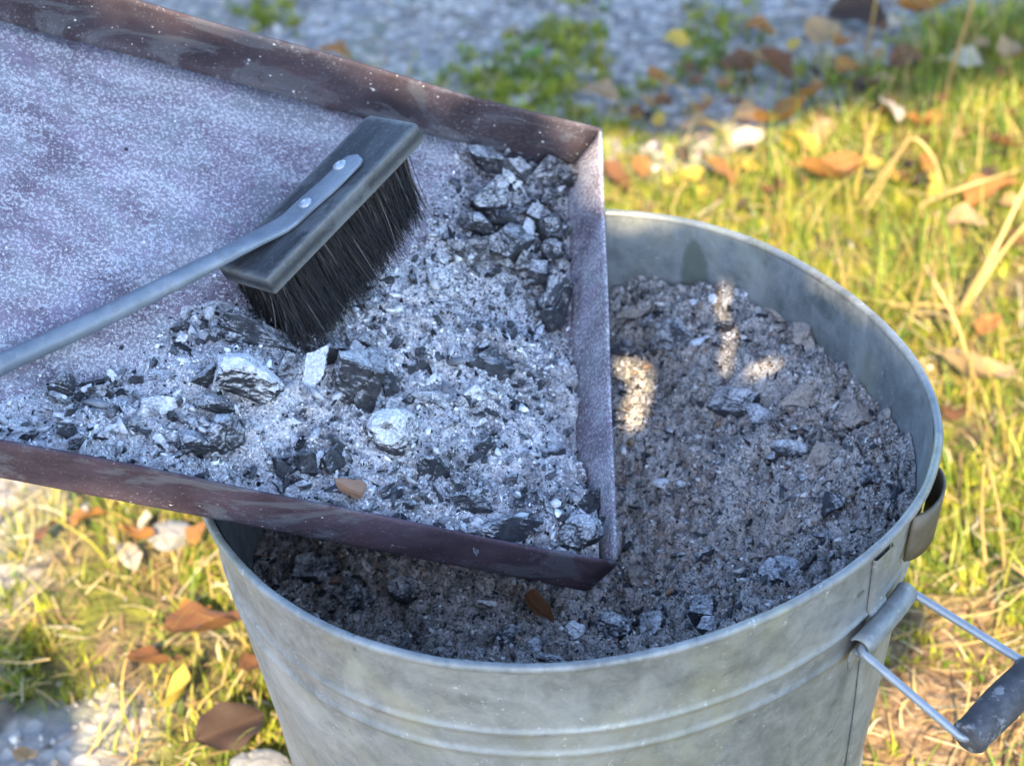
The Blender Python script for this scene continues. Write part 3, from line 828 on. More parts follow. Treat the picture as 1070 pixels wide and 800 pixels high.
PAN_LUMPS = [
    (504, 168, 32, 25, -50, 'b', 'dark', 'grey angular charcoal chunk touching the far pan wall, leftmost of the corner heap'),
    (526, 181, 42, 17, -62, 'f', 'white', 'pale leaf shaped charcoal flake standing between chunks by the far pan wall'),
    (546, 180, 38, 16, -60, 'c', 'grey', 'narrow knobbly grey charcoal piece right of the pale leaf shaped flake'),
    (573, 176, 42, 20, 12, 'c', 'grey', 'wide grey charcoal lump close under the far pan wall near the corner'),
    (592, 184, 20, 20, 30, 'r', 'dark', 'small round knob of charcoal at the very far front corner'),
    (509, 207, 42, 28, -15, 'b', 'dark', 'cracked grey charcoal chunk below the leftmost corner chunk'),
    (526, 226, 30, 20, -20, 'c', 'black', 'black piece in the hollow of the corner heap'),  # black all over, set into the hollow
    (500, 232, 28, 24, -40, 'c', 'grey', 'grey charcoal chunk left of the black hollow in the corner heap'),
    (530, 255, 38, 30, 10, 'b', 'dark', 'dark squarish charcoal lump at the middle of the corner heap'),
    (553, 240, 44, 12, 80, 'f', 'white', 'pale upright stick of burnt charcoal in the corner heap'),
    (574, 243, 24, 26, 60, 'c', 'dark', 'dark charcoal lump right of the pale upright stick'),
    (576, 262, 22, 19, 0, 'r', 'dark', 'round pale grey knob above the dark block by the front wall'),
    (579, 316, 48, 27, 82, 'b', 'dark', 'dark upright charcoal block leaning on the front pan wall'),
    (579, 333, 24, 18, 10, 'b', 'black', 'black broken end of charcoal under the block by the front wall'),
    (499, 259, 26, 22, -50, 'c', 'grey', 'grey charcoal piece at the lower left of the corner heap'),
    (481, 257, 24, 14, -70, 'c', 'grey', 'small upright grey charcoal piece at the left edge of the corner heap'),
    (566, 286, 32, 20, -15, 'c', 'dark', 'dusted charcoal piece just above the upright block'),
    (548, 274, 24, 18, 20, 'c', 'dark', 'small dark charcoal piece at the lower middle of the corner heap'),
    (573, 208, 22, 16, 20, 'c', 'dark', 'small dark charcoal piece below the wide grey lump in the corner'),
    (562, 225, 24, 18, -30, 'c', 'grey', 'small ash coated piece above the round pale knob'),
    (512, 386, 42, 24, 4, 'b', 'black', 'jet black charcoal block in the middle of the pan ash'),
    (506, 374, 36, 16, 4, 'b', 'dark', 'dusted charcoal slab against the back of the jet black block'),
    (492, 414, 40, 23, 12, 'c', 'white', 'white ash crusted lump just below the jet black block'),
    (371, 392, 56, 50, -40, 'b', 'grey', 'large grey charcoal chunk with wood grain below the brush bristles'),
    (406, 405, 27, 18, 75, 'c', 'black', 'small black charcoal lump right of the large grained chunk'),
    (412, 451, 56, 42, 25, 'r', 'white', 'large rounded white ash crusted lump near the centre of the pan'),
    (450, 415, 36, 20, -38, 'f', 'grey', 'slanted grey charcoal flake above the large rounded white lump'),
    (457, 487, 38, 22, 3, 'b', 'dark', 'flat dark charcoal piece below right of the rounded white lump'),
    (562, 402, 20, 11, 65, 'c', 'black', 'small black splinter right of the jet black block'),
    (545, 422, 30, 9, -12, 'f', 'black', 'thin black strip in place of the dark crack below right of the jet black block'),  # black strip standing in for the dark of a crack
    (620, 424, 20, 14, -40, 'c', 'dark', 'small blue grey piece beside the middle of the front wall'),
    (505, 466, 28, 16, 10, 'c', 'dark', 'low dark piece in the ash below the white crusted lump'),
    (258, 388, 62, 50, -45, 'c', 'white', 'big half white half black charcoal lump left of the bristles'),
    (252, 402, 26, 16, -20, 'c', 'black', 'black broken face of charcoal set into the big half white lump'),
    (268, 350, 72, 22, -25, 'b', 'dark', 'long dark charcoal piece lying behind the big half white lump'),
    (232, 345, 24, 16, -15, 'c', 'black', 'small black lump at the left end of the long dark piece'),
    (326, 385, 46, 23, 85, 'b', 'white', 'pale upright ash covered block directly under the bristles'),
    (302, 384, 32, 24, 30, 'c', 'grey', 'grey lump left of the pale upright block under the bristles'),
    (345, 372, 34, 22, 60, 'c', 'dark', 'dark lump right of the pale upright block under the bristles'),
    (214, 397, 32, 20, 8, 'c', 'grey', 'small grey lump left of the big half white lump'),
    (228, 421, 42, 20, -6, 'c', 'grey', 'grey lump with black edges below left of the big half white lump'),
    (232, 455, 46, 32, 25, 'r', 'grey', 'bluish grey ash lump midway along the near wall'),
    (203, 458, 32, 24, -10, 'c', 'grey', 'grey ash lump left of the bluish grey lump midway along the near wall'),
    (65, 402, 25, 21, 70, 'r', 'dark', 'lone dark round charcoal lump at the far left of the pan ash'),
    (107, 408, 24, 15, -15, 'c', 'grey', 'ridged grey piece right of the lone dark round lump'),
    (105, 397, 42, 12, -4, 'c', 'dark', 'low dark streak of charcoal behind the ridged grey piece'),
    (82, 414, 16, 10, -10, 'c', 'black', 'small black piece below the lone dark round lump'),
    (150, 420, 28, 9, -38, 'f', 'grey', 'thin slanted grey flake left of the white flake'),
    (170, 424, 38, 18, -12, 'f', 'white', 'flat white ash flake in the left part of the ash'),
    (69, 452, 12, 17, 80, 'b', 'black', 'small upright black piece close to the near wall at left'),
    (72, 436, 26, 9, -25, 'f', 'white', 'white ash slat above the small upright black piece'),
    (80, 463, 18, 12, 40, 'c', 'grey', 'small grey piece right below the small upright black piece'),
    (172, 471, 24, 7, 14, 'f', 'dark', 'thin blue grey flake pointing right by the near wall'),
    (189, 457, 22, 15, -50, 'f', 'white', 'curled pale flake above the thin blue grey flake'),
    (292, 488, 18, 20, 60, 'c', 'black', 'left black lump of the trio along the near wall'),
    (318, 487, 26, 27, 60, 'c', 'black', 'middle black lump of the trio along the near wall'),
    (348, 480, 34, 22, 80, 'c', 'black', 'right black lump of the trio, above the brown wood chip'),
    (309, 500, 24, 14, 10, 'c', 'grey', 'dusted crumbly piece in front of the middle black lump'),
    (548, 551, 92, 24, -14, 'b', 'dark', 'long ridged charcoal stick lying along the near wall by the front corner'),
    (603, 559, 44, 30, 12, 'r', 'grey', 'rounded blue grey ash lump in the near front corner'),
    (616, 526, 30, 23, 70, 'c', 'black', 'black lump against the front wall above the corner lump'),
    (500, 549, 28, 15, 10, 'c', 'white', 'pale piece at the left end of the long ridged stick'),
    (482, 522, 56, 20, -18, 'c', 'dark', 'dusted dark piece left above the long ridged stick'),
    (580, 527, 26, 14, 10, 'c', 'grey', 'small pale lump left of the black lump at the front wall'),
    (628, 548, 16, 14, 20, 'c', 'dark', 'small dark lump wedged in the front wall corner'),
    (186, 343, 14, 8, -10, 'c', 'black', 'small black crumb near the edge of the ash left of the long dark piece'),
    (197, 330, 16, 8, 30, 'f', 'dark', 'small dark flake at the upper edge of the ash'),
    (413, 360, 16, 12, 20, 'c', 'black', 'small black crumb below the middle of the bristles'),
    (385, 355, 22, 14, -30, 'c', 'grey', 'small grey piece beside the bristle tips'),
    (440, 380, 18, 12, 40, 'c', 'dark', 'small dark crumb between the grained chunk and the jet black block'),
    (420, 525, 26, 14, -10, 'c', 'dark', 'dark crumb low in the ash between the wood chip and the long stick'),
    (570, 470, 22, 12, 15, 'c', 'grey', 'small grey lump in the ash near the front wall'),
    (535, 500, 20, 14, -20, 'c', 'grey', 'small grey lump above the long ridged stick'),
    (140, 445, 22, 12, 10, 'c', 'grey', 'small grey lump below the thin slanted grey flake'),
]
for px_, py_, L_, W_, ang_, *_r in PAN_LUMPS:
    l_ = hit_pan(px_, py_, .010)
    if l_[1] < .0 or l_[0] < -.085:
        d_ = hit_pan(px_ + 10 * math.cos(math.radians(ang_)), py_ - 10 * math.sin(math.radians(ang_)), .010) - l_
        _MOUNDS.append((l_[0], l_[1], math.atan2(d_[1], d_[0]), L_ * PXM * .62, W_ * PXM * .70, W_ * PXM * .20))
# swept ash
M_PASH = mat_ash('pan_ash', (.66, .645, .655), (.17, .17, .19), (1.0, .90, .84), .5, .60, True)
gx = np.arange(-.36, -.0016, .00072); gy = np.arange(-W2 + .0016, W2 - .0010, .00072)
X, Y = np.meshgrid(gx, gy, indexing='ij')
Z = pan_ash(X, Y)
Z = np.minimum(Z, PH - .002)
ii = np.arange(X.size).reshape(X.shape)
q = np.stack([ii[:-1, :-1], ii[1:, :-1], ii[1:, 1:], ii[:-1, 1:]], 2).reshape(-1, 4)
q = q[(Z.ravel()[q] > -.0011).any(1)]
use = np.unique(q); remap = np.full(X.size, -1); remap[use] = np.arange(len(use))
L = np.stack([X.ravel(), Y.ravel(), Z.ravel()], 1)[use]
sx, sy = L[:, 0], L[:, 1]
soot_dark = np.zeros(len(L))  # charcoal dust, with the dark of crevices around lumps put into the colour
for px_, py_, L_, W_, ang_, st_, kd_, *_r in PAN_LUMPS:
    if kd_ == 'white': continue
    l_ = hit_pan(px_, py_, .008); rr_ = (L_ + W_) * .5 * PXM * .85
    soot_dark = np.maximum(soot_dark, np.exp(-(((sx - l_[0]) ** 2 + (sy - l_[1]) ** 2) / rr_ ** 2)) * (1.0 if kd_ in ('black', 'dark') else .7))
soot_dark = np.clip(soot_dark * (1.05 + 1.1 * fbm(sx * 140, sy * 140, seed=57, octv=3)), 0, 1)
soot_dark = np.maximum(soot_dark, .40 * sstep(.10, .4, fbm(sx * 40 + 3, sy * 60, seed=58, octv=4)) * sstep(-.2, .3, fbm(sx * 300, sy * 300, seed=59, octv=2)))
o = link('ash_layer', mesh_np('ash_layer', P0[None] + L @ PM.T, remap[q], True, np.repeat(soot_dark[:, None], 3, 1), M_PASH), kind='stuff')
tag(o, 'pale grey ash swept into the front of the rusty pan', 'ash')
PAL_P = [(.60, .59, .60), (.42, .415, .43), (.03, .031, .036), (.74, .74, .74), (.14, .14, .155)]
n = 70000
x = rng.uniform(-.34, -.003, n); y = rng.uniform(-W2 + .003, W2 - .003, n)
e = edge_dist(x, y)
pr = np.where(e > -.002, .9, .25 * np.exp(e / .02))
k = rng.uniform(0, 1, n) < pr
x, y = x[k], y[k]; n = len(x)
z = np.maximum(pan_ash(x, y), 0)
size = np.clip(rng.lognormal(-7.65, .5, n), .00028, .0030)
ct = crumb_tones(n, 13, PAL_P, [.42, .23, .09, .18, .08])
dk_ = (x > -.085) & (y > .0) & (rng.uniform(size=n) < .75)
for px_, py_, L_, W_, ang_, st_, kd_, *_r in PAN_LUMPS:
    if kd_ in ('black', 'dark'):
        l_ = hit_pan(px_, py_, .008); dk_ |= (np.hypot(x - l_[0], y - l_[1]) < (L_ + W_) * .5 * PXM * .75) & (rng.uniform(size=n) < .6)
ct[dk_] *= .16  # charcoal crumbs, also blackened to put gap shade into the colour
v, f, c = crumbs(np.stack([x, y, z], 1), np.tile([0, 0, 1.0], (n, 1)), size, ct, 14)
o = link('ash_crumbs', mesh_np('ash_crumbs', P0[None] + v @ PM.T, f, False, c, M_CRUMB), kind='stuff')
tag(o, 'fine crumbs of ash and charcoal scattered over the pan ash', 'ash crumbs')

# flat splinters and flakes of burnt wood strewn through the ash
def flakes(P, N, size, tones, seed):
    r = np.random.default_rng(seed); n = len(P)
    base = np.array([(1, .1, 0), (.3, 1, 0), (-.7, .8, 0), (-1, -.2, 0), (-.2, -1, 0), (.7, -.7, 0)], float)
    o2 = base[None, :, :2] * r.uniform(.55, 1.15, (n, 6, 1)) * np.stack([r.uniform(.9, 1.9, n), r.uniform(.35, .8, n)], 1)[:, None, :]
    th_ = r.uniform(.10, .28, (n, 1)); bow_ = r.normal(0, .35, (n, 1))
    zb = bow_ * o2[:, :, 0] ** 2
    v = np.concatenate([np.dstack([o2, zb + th_]), np.dstack([o2 * .93, zb - th_])], 1)
    a = r.uniform(0, 2 * np.pi, n); e3 = norm(N); e1 = norm(np.cross(e3, (.3, .2, .9))); e2 = np.cross(e3, e1)
    tl = r.normal(0, .38, (n, 2))
    ax = np.cos(a)[:, None] * e1 + np.sin(a)[:, None] * e2 + e3 * tl[:, :1]; ax /= np.linalg.norm(ax, axis=1)[:, None]
    ay = np.cross(np.tile(e3, (n, 1)) + e2 * tl[:, 1:], ax); ay /= np.linalg.norm(ay, axis=1)[:, None]
    az = np.cross(ax, ay)
    w = (v[:, :, :1] * ax[:, None] + v[:, :, 1:2] * ay[:, None] + v[:, :, 2:] * az[:, None]) * size[:, None, None] + P[:, None] + e3 * (size * .3)[:, None, None]
    f0 = [(0, 1, 2, 3), (0, 3, 4, 5), (9, 8, 7, 6), (11, 10, 9, 6)] + [(i, i + 6, (i + 1) % 6 + 6, (i + 1) % 6) for i in range(6)]
    f = (np.array(f0)[None] + 12 * np.arange(n)[:, None, None]).reshape(-1, 4)
    return w.reshape(-1, 3), f, np.repeat(tones, 12, 0)
M_FLAKE = mat_vertex('charred_flake', .75, 0, .2, .4)
n = 9000
x = rng.uniform(-.34, -.004, n); y = rng.uniform(-W2 + .004, W2 - .004, n); e = edge_dist(x, y)
near_ = np.zeros(n)
for L_ in PAN_LUMPS:
    l_ = hit_pan(L_[0], L_[1], .008); near_ = np.maximum(near_, np.exp(-(((x - l_[0]) ** 2 + (y - l_[1]) ** 2) / .018 ** 2)))
k = rng.uniform(size=n) < (e > .002) * (.06 + .30 * near_ + .26 * sstep(.05, .4, fbm(x * 30, y * 30, seed=77, octv=3)) + .2 * sstep(-.05, -W2, y))
x, y = x[k], y[k]; n = len(x)
P = P0[None] + np.stack([x, y, np.maximum(pan_ash(x, y), 0)], 1) @ PM.T
v, f, c = flakes(P, PEZ, np.clip(rng.lognormal(-6.5, .4, n), .0008, .0034), crumb_tones(n, 23, [(.022, .023, .027), (.07, .073, .082), (.20, .205, .22), (.50, .50, .51), (.66, .66, .66)], [.20, .17, .22, .26, .15]), 24)
o = link('charcoal_flakes', mesh_np('charcoal_flakes', v, f, False, c, M_FLAKE), kind='stuff')
tag(o, 'countless black and pale flakes of burnt wood strewn through the pan ash', 'charcoal flakes')
n = 3600
a = rng.uniform(0, 2 * np.pi, n); r_ = .155 * np.sqrt(rng.uniform(0, 1, n)); x, y = r_ * np.cos(a), r_ * np.sin(a); z = heap_z(x, y)
k = (r_ < wall_r(a, z - H) - .005) & (rng.uniform(size=n) < .35 + .65 * sstep(-.1, .35, fbm(x * 25, y * 25, seed=78, octv=3)))
P = np.stack([x, y, z], 1)[k]; n = len(P)
v, f, c = flakes(P, np.array([0, 0, 1.0]), np.clip(rng.lognormal(-6.55, .42, n), .0008, .0034), crumb_tones(n, 25, [(.022, .023, .027), (.07, .07, .075), (.20, .185, .17), (.45, .43, .41), (.25, .15, .09)], [.34, .26, .20, .14, .06]), 26)
o = link('charcoal_flakes', mesh_np('charcoal_flakes', v, f, False, c, M_FLAKE), kind='stuff')
tag(o, 'countless dark flakes of burnt wood strewn through the bucket ash', 'charcoal flakes')

# ------------------------------------------------------------------ charcoal lumps
COAL = {'black': mat_coal('bare_charcoal', .05), 'dark': mat_coal('lightly_dusted_charcoal', .20), 'grey': mat_coal('ash_coated_charcoal', .35, (.42, .425, .44)),
        'white': mat_coal('burnt_out_charcoal', .60, (.56, .56, .57)), 'brown': mat_coal('clinker', .7, (.26, .22, .19))}
def lump_mesh(seed, style):
    r = np.random.default_rng(seed)
    bm = bmesh.new()
    bmesh.ops.create_icosphere(bm, subdivisions=5 if style != 'flake' else 4, radius=1)
    co = np.array([v.co[:] for v in bm.verts])
    rad_ = np.full(len(co), 1.0 if style == 'round' else 1.25)
    npl = {'round': 9, 'block': 9, 'flake': 9, 'chunk': 12}[style]
    for i in range(npl):
        if style == 'block' and i < 6:
            pn = np.zeros(3); pn[i // 2] = 1 if i % 2 else -1
            pn = norm(pn + r.normal(0, .16, 3)); d = r.uniform(.70, .86)
        else:
            pn = norm(r.normal(size=3)); d = r.uniform(.45, .80) if style != 'round' else r.uniform(.70, .90)
        c = co @ pn
        lim = np.where(c > .05, d / np.maximum(c, .05), 9)
        lim = lim + .03 * fbm(co[:, 0] * 5 + i, co[:, 1] * 5, co[:, 2] * 5, seed=seed + 40 + i, octv=2)
        rad_ = np.minimum(rad_, lim)
    s = seed * 3.7
    p = co * rad_[:, None]
    big = fbm(p[:, 0] * 1.6 + s, p[:, 1] * 1.6, p[:, 2] * 1.6, seed=seed, octv=3)
    grain = fbm(p[:, 0] * 1.1 + s, p[:, 1] * 7.5, p[:, 2] * 7.5, seed=seed + 1, octv=2)
    fine = fbm(p[:, 0] * 7 + s, p[:, 1] * 7, p[:, 2] * 7, seed=seed + 5, octv=3)
    ag, ab, af = {'round': (.02, .15, .07), 'block': (.050, .06, .045), 'flake': (.05, .08, .04), 'chunk': (.045, .10, .06)}[style]
    rad_ = rad_ * (1 + grain * ag + big * ab + fine * af)
    cx = r.uniform(-.45, .45)
    rad_ = rad_ * (1 - .16 * np.exp(-((p[:, 0] - cx + .25 * big) / .045) ** 2))
    for _ in range(2):                                                    # broken-out pits
        pc = norm(r.normal(size=3)); d = np.linalg.norm(co - pc, axis=1)
        rad_ = rad_ * (1 - .20 * np.exp(-(d / .33) ** 4))
    q3 = co * rad_[:, None]
    if style in ('flake', 'chunk'): q3[:, 2] += (.45 if style == 'flake' else .22) * r.choice([-1, 1]) * (q3[:, 0] ** 2 - .3)      # warped as the wood shrank
    lo_, hi_ = q3.min(0), q3.max(0); q3 = (q3 - (lo_ + hi_) / 2) / ((hi_ - lo_) / 2)
    for v, q in zip(bm.verts, q3): v.co = q
    me = bpy.data.meshes.new('charcoal'); bm.normal_update(); bm.to_mesh(me); bm.free()
    return me
LOOK = {'black': 'small jet black bit of charcoal lying loose in the', 'dark': 'small dark bit of charcoal with a trace of ash in the', 'grey': 'small grey bit of charcoal half coated with ash in the', 'white': 'small pale bit of burnt out charcoal in the', 'brown': 'small brownish clinker bit in the'}
STY = {'c': 'chunk', 'b': 'block', 'r': 'round', 'f': 'flake'}
_cache = {}
def lump_data(style, var, kind):
    key = (style, var, kind)
    if key not in _cache:
        me = lump_mesh(100 + var * 7 + sum(map(ord, style)), style)
        me.materials.append(COAL[kind]); _cache[key] = me
    return _cache[key]
_cnt = [0]
def place_lump(P, ex, n, L, W, Hh, style, kind, label, group, name='charcoal_lump', sink=.22, tilt=.42, cat='charcoal'):
    _cnt[0] += 1
    r = random.Random(_cnt[0] * 13 + 5)
    ex = norm(ex); ey = norm(np.cross(n, ex)); ez = np.cross(ex, ey)
    o = link(name, lump_data(STY[style], r.randrange(5), kind))
    m = frame(P + n * (Hh * (.5 - sink)), ex, ey, ez)
    rot = Matrix.Rotation(r.uniform(-tilt, tilt), 4, 'X') @ Matrix.Rotation(r.uniform(-tilt, tilt), 4, 'Y')
    o.matrix_world = m @ rot @ Matrix.Diagonal((L / 2, W / 2, Hh / 2, 1))
    tag(o, label, cat, group)
    return o
def pan_lump(px, py, L, W, ang, style, kind, label, h=None, lift=0.0, group='charcoal lumps in the ash pan', name='charcoal_lump', cat='charcoal'):
    l = hit_pan(px, py, .010)
    hz = float(max(0, pan_ash(l[0], l[1], False)))
    l = hit_pan(px, py, hz + W * PXM * .2 + lift)
    dx, dy = math.cos(math.radians(ang)), -math.sin(math.radians(ang))
    l2 = hit_pan(px + dx * 10, py + dy * 10, hz)
    ex = PM @ (np.array([l2[0] - l[0], l2[1] - l[1], 0]))
    hz = float(max(0, pan_ash(l[0], l[1], False)))
    Hh = (h if h else W * (1.0 if style != 'f' else .45)) * PXM
    return place_lump(pan_world(l[0], l[1], hz + lift), ex, PEZ, L * PXM * 1.08, W * PXM * 1.15, Hh, style, kind, label, group, name, cat=cat)
for i_, L_ in enumerate(PAN_LUMPS):
    g_ = 1.3 if i_ < 20 else 1.12
    pan_lump(L_[0], L_[1], L_[2] * g_, L_[3] * g_, *L_[4:], lift=.002 if i_ < 20 else -.0005)
# wood chip with unburnt brown grain
M_CHIP = mat_plain('unburnt_wood', [(.16, .085, .05), (.30, .17, .11), (.42, .27, .18)], 70, .8, .2, (1, 6, 6), bump=.5, bdist=.002, dusty=((.5, .5, .5), .5, 300))
o = pan_lump(364, 509, 46, 18, -40, 'b', 'black', 'brown unburnt wood chip poking out by the near wall', h=12, lift=.004, name='wood_chip', cat='wood chip', group=None)
me = o.data.copy(); me.materials.clear(); me.materials.append(M_CHIP); o.data = me
if 'group' in o: del o['group']

def heap_lump(px, py, L, W, ang, style, kind, label, h=None, group='charcoal lumps in the bucket', name='charcoal_lump'):
    p = hit_heap(px, py)
    dx, dy = math.cos(math.radians(ang)), -math.sin(math.radians(ang))
    p2 = hit_z(px + dx * 10, py + dy * 10, p[2])
    p[2] = float(heap_z(p[0], p[1], False))
    k = np.dot(p - CAM, C_F) / FPX
    return place_lump(p, p2 - hit_z(px, py, p[2]), np.array([0, 0, 1.0]), L * k * 1.05, W * k * 1.2, (h if h else W * (1.0 if style != 'f' else .5)) * k, style, kind, label, group, name, sink=.3)
HEAP_LUMPS = [
    (702, 357, 46, 28, 10, 'c', 'grey', 'grey lump near the back of the bucket right of the pan edge'),
    (736, 356, 30, 14, 20, 'f', 'white', 'white flake right of the grey lump at the back of the bucket'),
    (742, 315, 13, 10, 10, 'r', 'white', 'small white pebble of ash close to the back bucket wall'),
    (728, 317, 14, 9, -40, 'f', 'white', 'small white flake left of the small white pebble'),
    (681, 339, 20, 14, 10, 'c', 'black', 'small black lump behind the grey lump near the pan edge'),
    (755, 343, 14, 18, 70, 'c', 'black', 'small black lump beside the sunlit streak'),
    (770, 312, 22, 14, 20, 'c', 'dark', 'dark piece on the mound against the back bucket wall'),
    (765, 425, 46, 22, -15, 'b', 'dark', 'blue black charcoal slab in the middle of the bucket ash'),
    (795, 440, 40, 18, -25, 'c', 'grey', 'ash covered ridge right of the blue black slab'),
    (690, 505, 18, 14, 60, 'f', 'white', 'whitish shell like flake near the pan front edge'),
    (712, 508, 10, 8, 20, 'r', 'white', 'tiny white ball right of the shell like flake'),
    (870, 530, 26, 22, 20, 'c', 'black', 'shiny black lump at the right of the bucket ash'),
    (816, 606, 44, 32, -10, 'r', 'grey', 'pale rounded ash lump close to the near right rim'),
    (738, 640, 52, 24, 28, 'c', 'dark', 'ash dusted dark lump beside the near rim below the pan corner'),
    (745, 657, 30, 18, 10, 'c', 'dark', 'dark lump half hidden by the near rim'),
    (640, 662, 32, 28, 20, 'r', 'dark', 'rounded dark lump at the near rim under the pan corner'),
    (681, 656, 32, 24, 80, 'b', 'dark', 'upright dark lump at the near rim right of the rounded one'),
    (601, 661, 18, 16, 30, 'r', 'white', 'white knob at the near rim left of the rounded dark lump'),
    (808, 533, 18, 9, 20, 'f', 'black', 'small flat black piece left of the shiny black lump'),
    (861, 562, 24, 14, 10, 'c', 'dark', 'small dark piece below the shiny black lump'),
    (936, 520, 34, 18, 70, 'c', 'black', 'black lump pressed against the right bucket wall'),
    (665, 606, 26, 22, 60, 'c', 'brown', 'brownish clod just right of the pan corner'),
    (330, 600, 44, 30, 20, 'c', 'dark', 'dark clod in the shade at the far left inside the bucket'),
    (372, 628, 46, 30, -10, 'c', 'dark', 'dark clod in the shade under the near pan wall'),
    (425, 620, 34, 24, 20, 'r', 'dark', 'rounded grey clod in the shade under the near pan wall'),
    (440, 640, 16, 6, 35, 'f', 'white', 'white slip of ash in the shade left of the dry leaf'),
    (509, 632, 9, 16, 80, 'f', 'white', 'small white upright flake left of the dry leaf'),
    (480, 660, 26, 18, 0, 'c', 'dark', 'dark lump at the near rim below the white slip'),
    (530, 667, 30, 16, 10, 'c', 'black', 'black lump at the near rim below the dry leaf'),
    (560, 676, 22, 12, 5, 'c', 'grey', 'pale lump at the near rim left of the white knob'),
    (840, 420, 46, 24, 20, 'c', 'brown', 'brown grey clod on the right side of the bucket ash'),
    (890, 440, 44, 26, -20, 'c', 'brown', 'brown grey clod close to the right bucket wall'),
    (860, 480, 40, 22, 10, 'c', 'brown', 'brown grey clod above the shiny black lump'),
    (825, 470, 14, 30, 70, 'f', 'dark', 'narrow blue black sliver standing in the ash left of the clods'),
    (815, 330, 30, 20, -30, 'c', 'brown', 'brown grey clod on the back right mound'),
    (840, 355, 34, 20, -40, 'c', 'brown', 'brown grey clod right of the back mound by the wall'),
    (905, 500, 28, 18, -30, 'c', 'dark', 'dark clod between the shiny black lump and the right wall'),
    (660, 330, 30, 12, 5, 'c', 'brown', 'brown clod at the back wall beside the pan edge'),
    (650, 365, 30, 16, 0, 'c', 'dark', 'dark clod tucked against the pan edge at the back'),
    (580, 690, 20, 12, 0, 'c', 'grey', 'grey crumbly lump right at the lowest point of the near rim'),
]
for L_ in HEAP_LUMPS: heap_lump(L_[0], L_[1], L_[2] * 1.15, L_[3] * 1.15, *L_[4:])
# small fragments, too alike to tell apart
r5 = random.Random(5)
k = 0
while k < 200:
    if k % 3:
        c_ = r5.choice(PAN_LUMPS); px, py = c_[0] + r5.gauss(0, 26), c_[1] + r5.gauss(0, 18)
    else: px, py = r5.uniform(40, 630), r5.uniform(260, 575)
    l = hit_pan(px, py)
    if not (abs(l[1]) < W2 - .006 and l[0] < -.006 and edge_dist(np.array([l[0]]), np.array([l[1]]))[0] > .003): continue
    pan_lump(px, py, r5.uniform(9, 24), r5.uniform(5, 10), r5.uniform(-90, 90), r5.choice('cbff'), (kd := r5.choice(['black', 'black', 'dark', 'grey', 'grey', 'white', 'white'])),
             LOOK[kd] + ' pan ash', lift=.0013, group='small charcoal bits in the pan ash', name='charcoal_fragment'); k += 1
for k in range(30):
    px, py = 540 + r5.gauss(0, 26), 225 + r5.gauss(0, 42)
    l = hit_pan(px, py)
    if not (l[1] < W2 - .006 and l[0] < -.006): continue
    pan_lump(px, py, r5.uniform(16, 30), r5.uniform(8, 13), r5.uniform(-90, 90), r5.choice('ccf'), (kd := r5.choice(['black', 'black', 'dark', 'grey'])),
             LOOK[kd] + ' corner heap', group='small charcoal bits in the corner heap of the pan', name='charcoal_fragment')
k = 0
while k < 75:
    px, py = r5.uniform(300, 940), r5.uniform(300, 690)
    p = hit_heap(px, py)
    if math.hypot(p[0], p[1]) > .142 or (px < 640 and py < 590): continue
    heap_lump(px, py, r5.uniform(7, 16), r5.uniform(5, 10), r5.uniform(-90, 90), r5.choice('ccbf'), (kd := r5.choice(['black', 'black', 'dark', 'dark', 'brown', 'brown', 'brown', 'grey', 'white'])),
              LOOK[kd] + ' bucket ash', group='small charcoal bits in the bucket ash', name='charcoal_fragment'); k += 1

# ------------------------------------------------------------------ hand brush
def cam_vec(x, y, z): return C_R * x + C_U * y - C_F * z
BA = norm(cam_vec(150, 170, -96)); BB = cam_vec(58, -17, 60.4); BB = norm(BB - BA * np.dot(BB, BA)); BN = np.cross(BB, BA) * -1
BN = np.cross(BB, BA); BN = BN if np.dot(BN, -C_F) > 0 else -BN
d = ray(333, 203)
t_ = 0.95
for _ in range(30):
    k = t_ / FPX
    top = CAM + d * t_
    tip = top - BN * (21 + 74) * k
    t_ += (pan_local(tip)[2] - .012) / max(.2, -(d @ PEZ)) * .8
k = t_ / FPX
BL, BW, BT, BR = 246 * k, 86 * k, 21 * k, 76 * k
BC = CAM + d * t_
brush = link('hand_brush', None)
brush.matrix_world = frame(BC, BA, -BB if np.dot(np.cross(BA, BB), BN) < 0 else BB, BN)
BYS = -1 if np.dot(np.cross(BA, BB), BN) < 0 else 1
tag(brush, 'worn grey hand brush with black bristles resting in the pan ash', 'brush')
M_BLOCK = mat_plain('weathered_brush_wood', [(.014, .015, .016), (.030, .032, .034), (.064, .067, .070)], 26, .62, .35, (.35, 3, 3), bump=.35, bdist=.002, worn=((.13, .14, .145), .35), dusty=((.40, .41, .42), .12, 420), edge=(BL / 2, BW / 2, BT))
bm = bmesh.new()
out = []
def corner(cx, cy, r, a0, n):
    for i in range(n + 1):
        a = a0 + math.pi / 2 * i / n
        out.append((cx + r * math.cos(a), cy + r * math.sin(a)))
hl, hw = BL / 2, BW / 2
corner(hl - .0035, hw - .0035, .0035, 0, 4); corner(-hl + .0012, hw - .0012, .0012, math.pi / 2, 2)
corner(-hl + .0012, -hw + .0012, .0012, math.pi, 2); corner(hl - .0035, -hw + .0035, .0035, 1.5 * math.pi, 4)
lo = [bm.verts.new((x, y, -BT)) for x, y in out]; hi = [bm.verts.new((x, y, 0)) for x, y in out]
bm.faces.new(hi); bm.faces.new(lo[::-1])
for i in range(len(out)):
    j = (i + 1) % len(out); bm.faces.new((lo[i], lo[j], hi[j], hi[i]))
bmesh.ops.bevel(bm, geom=[e for e in bm.edges if abs(e.verts[0].co.z - e.verts[1].co.z) < 1e-6], offset=.0011, segments=2, affect='EDGES', profile=.5)
me = bm_mesh('block', bm, M_BLOCK, False)
link('block', me, brush)
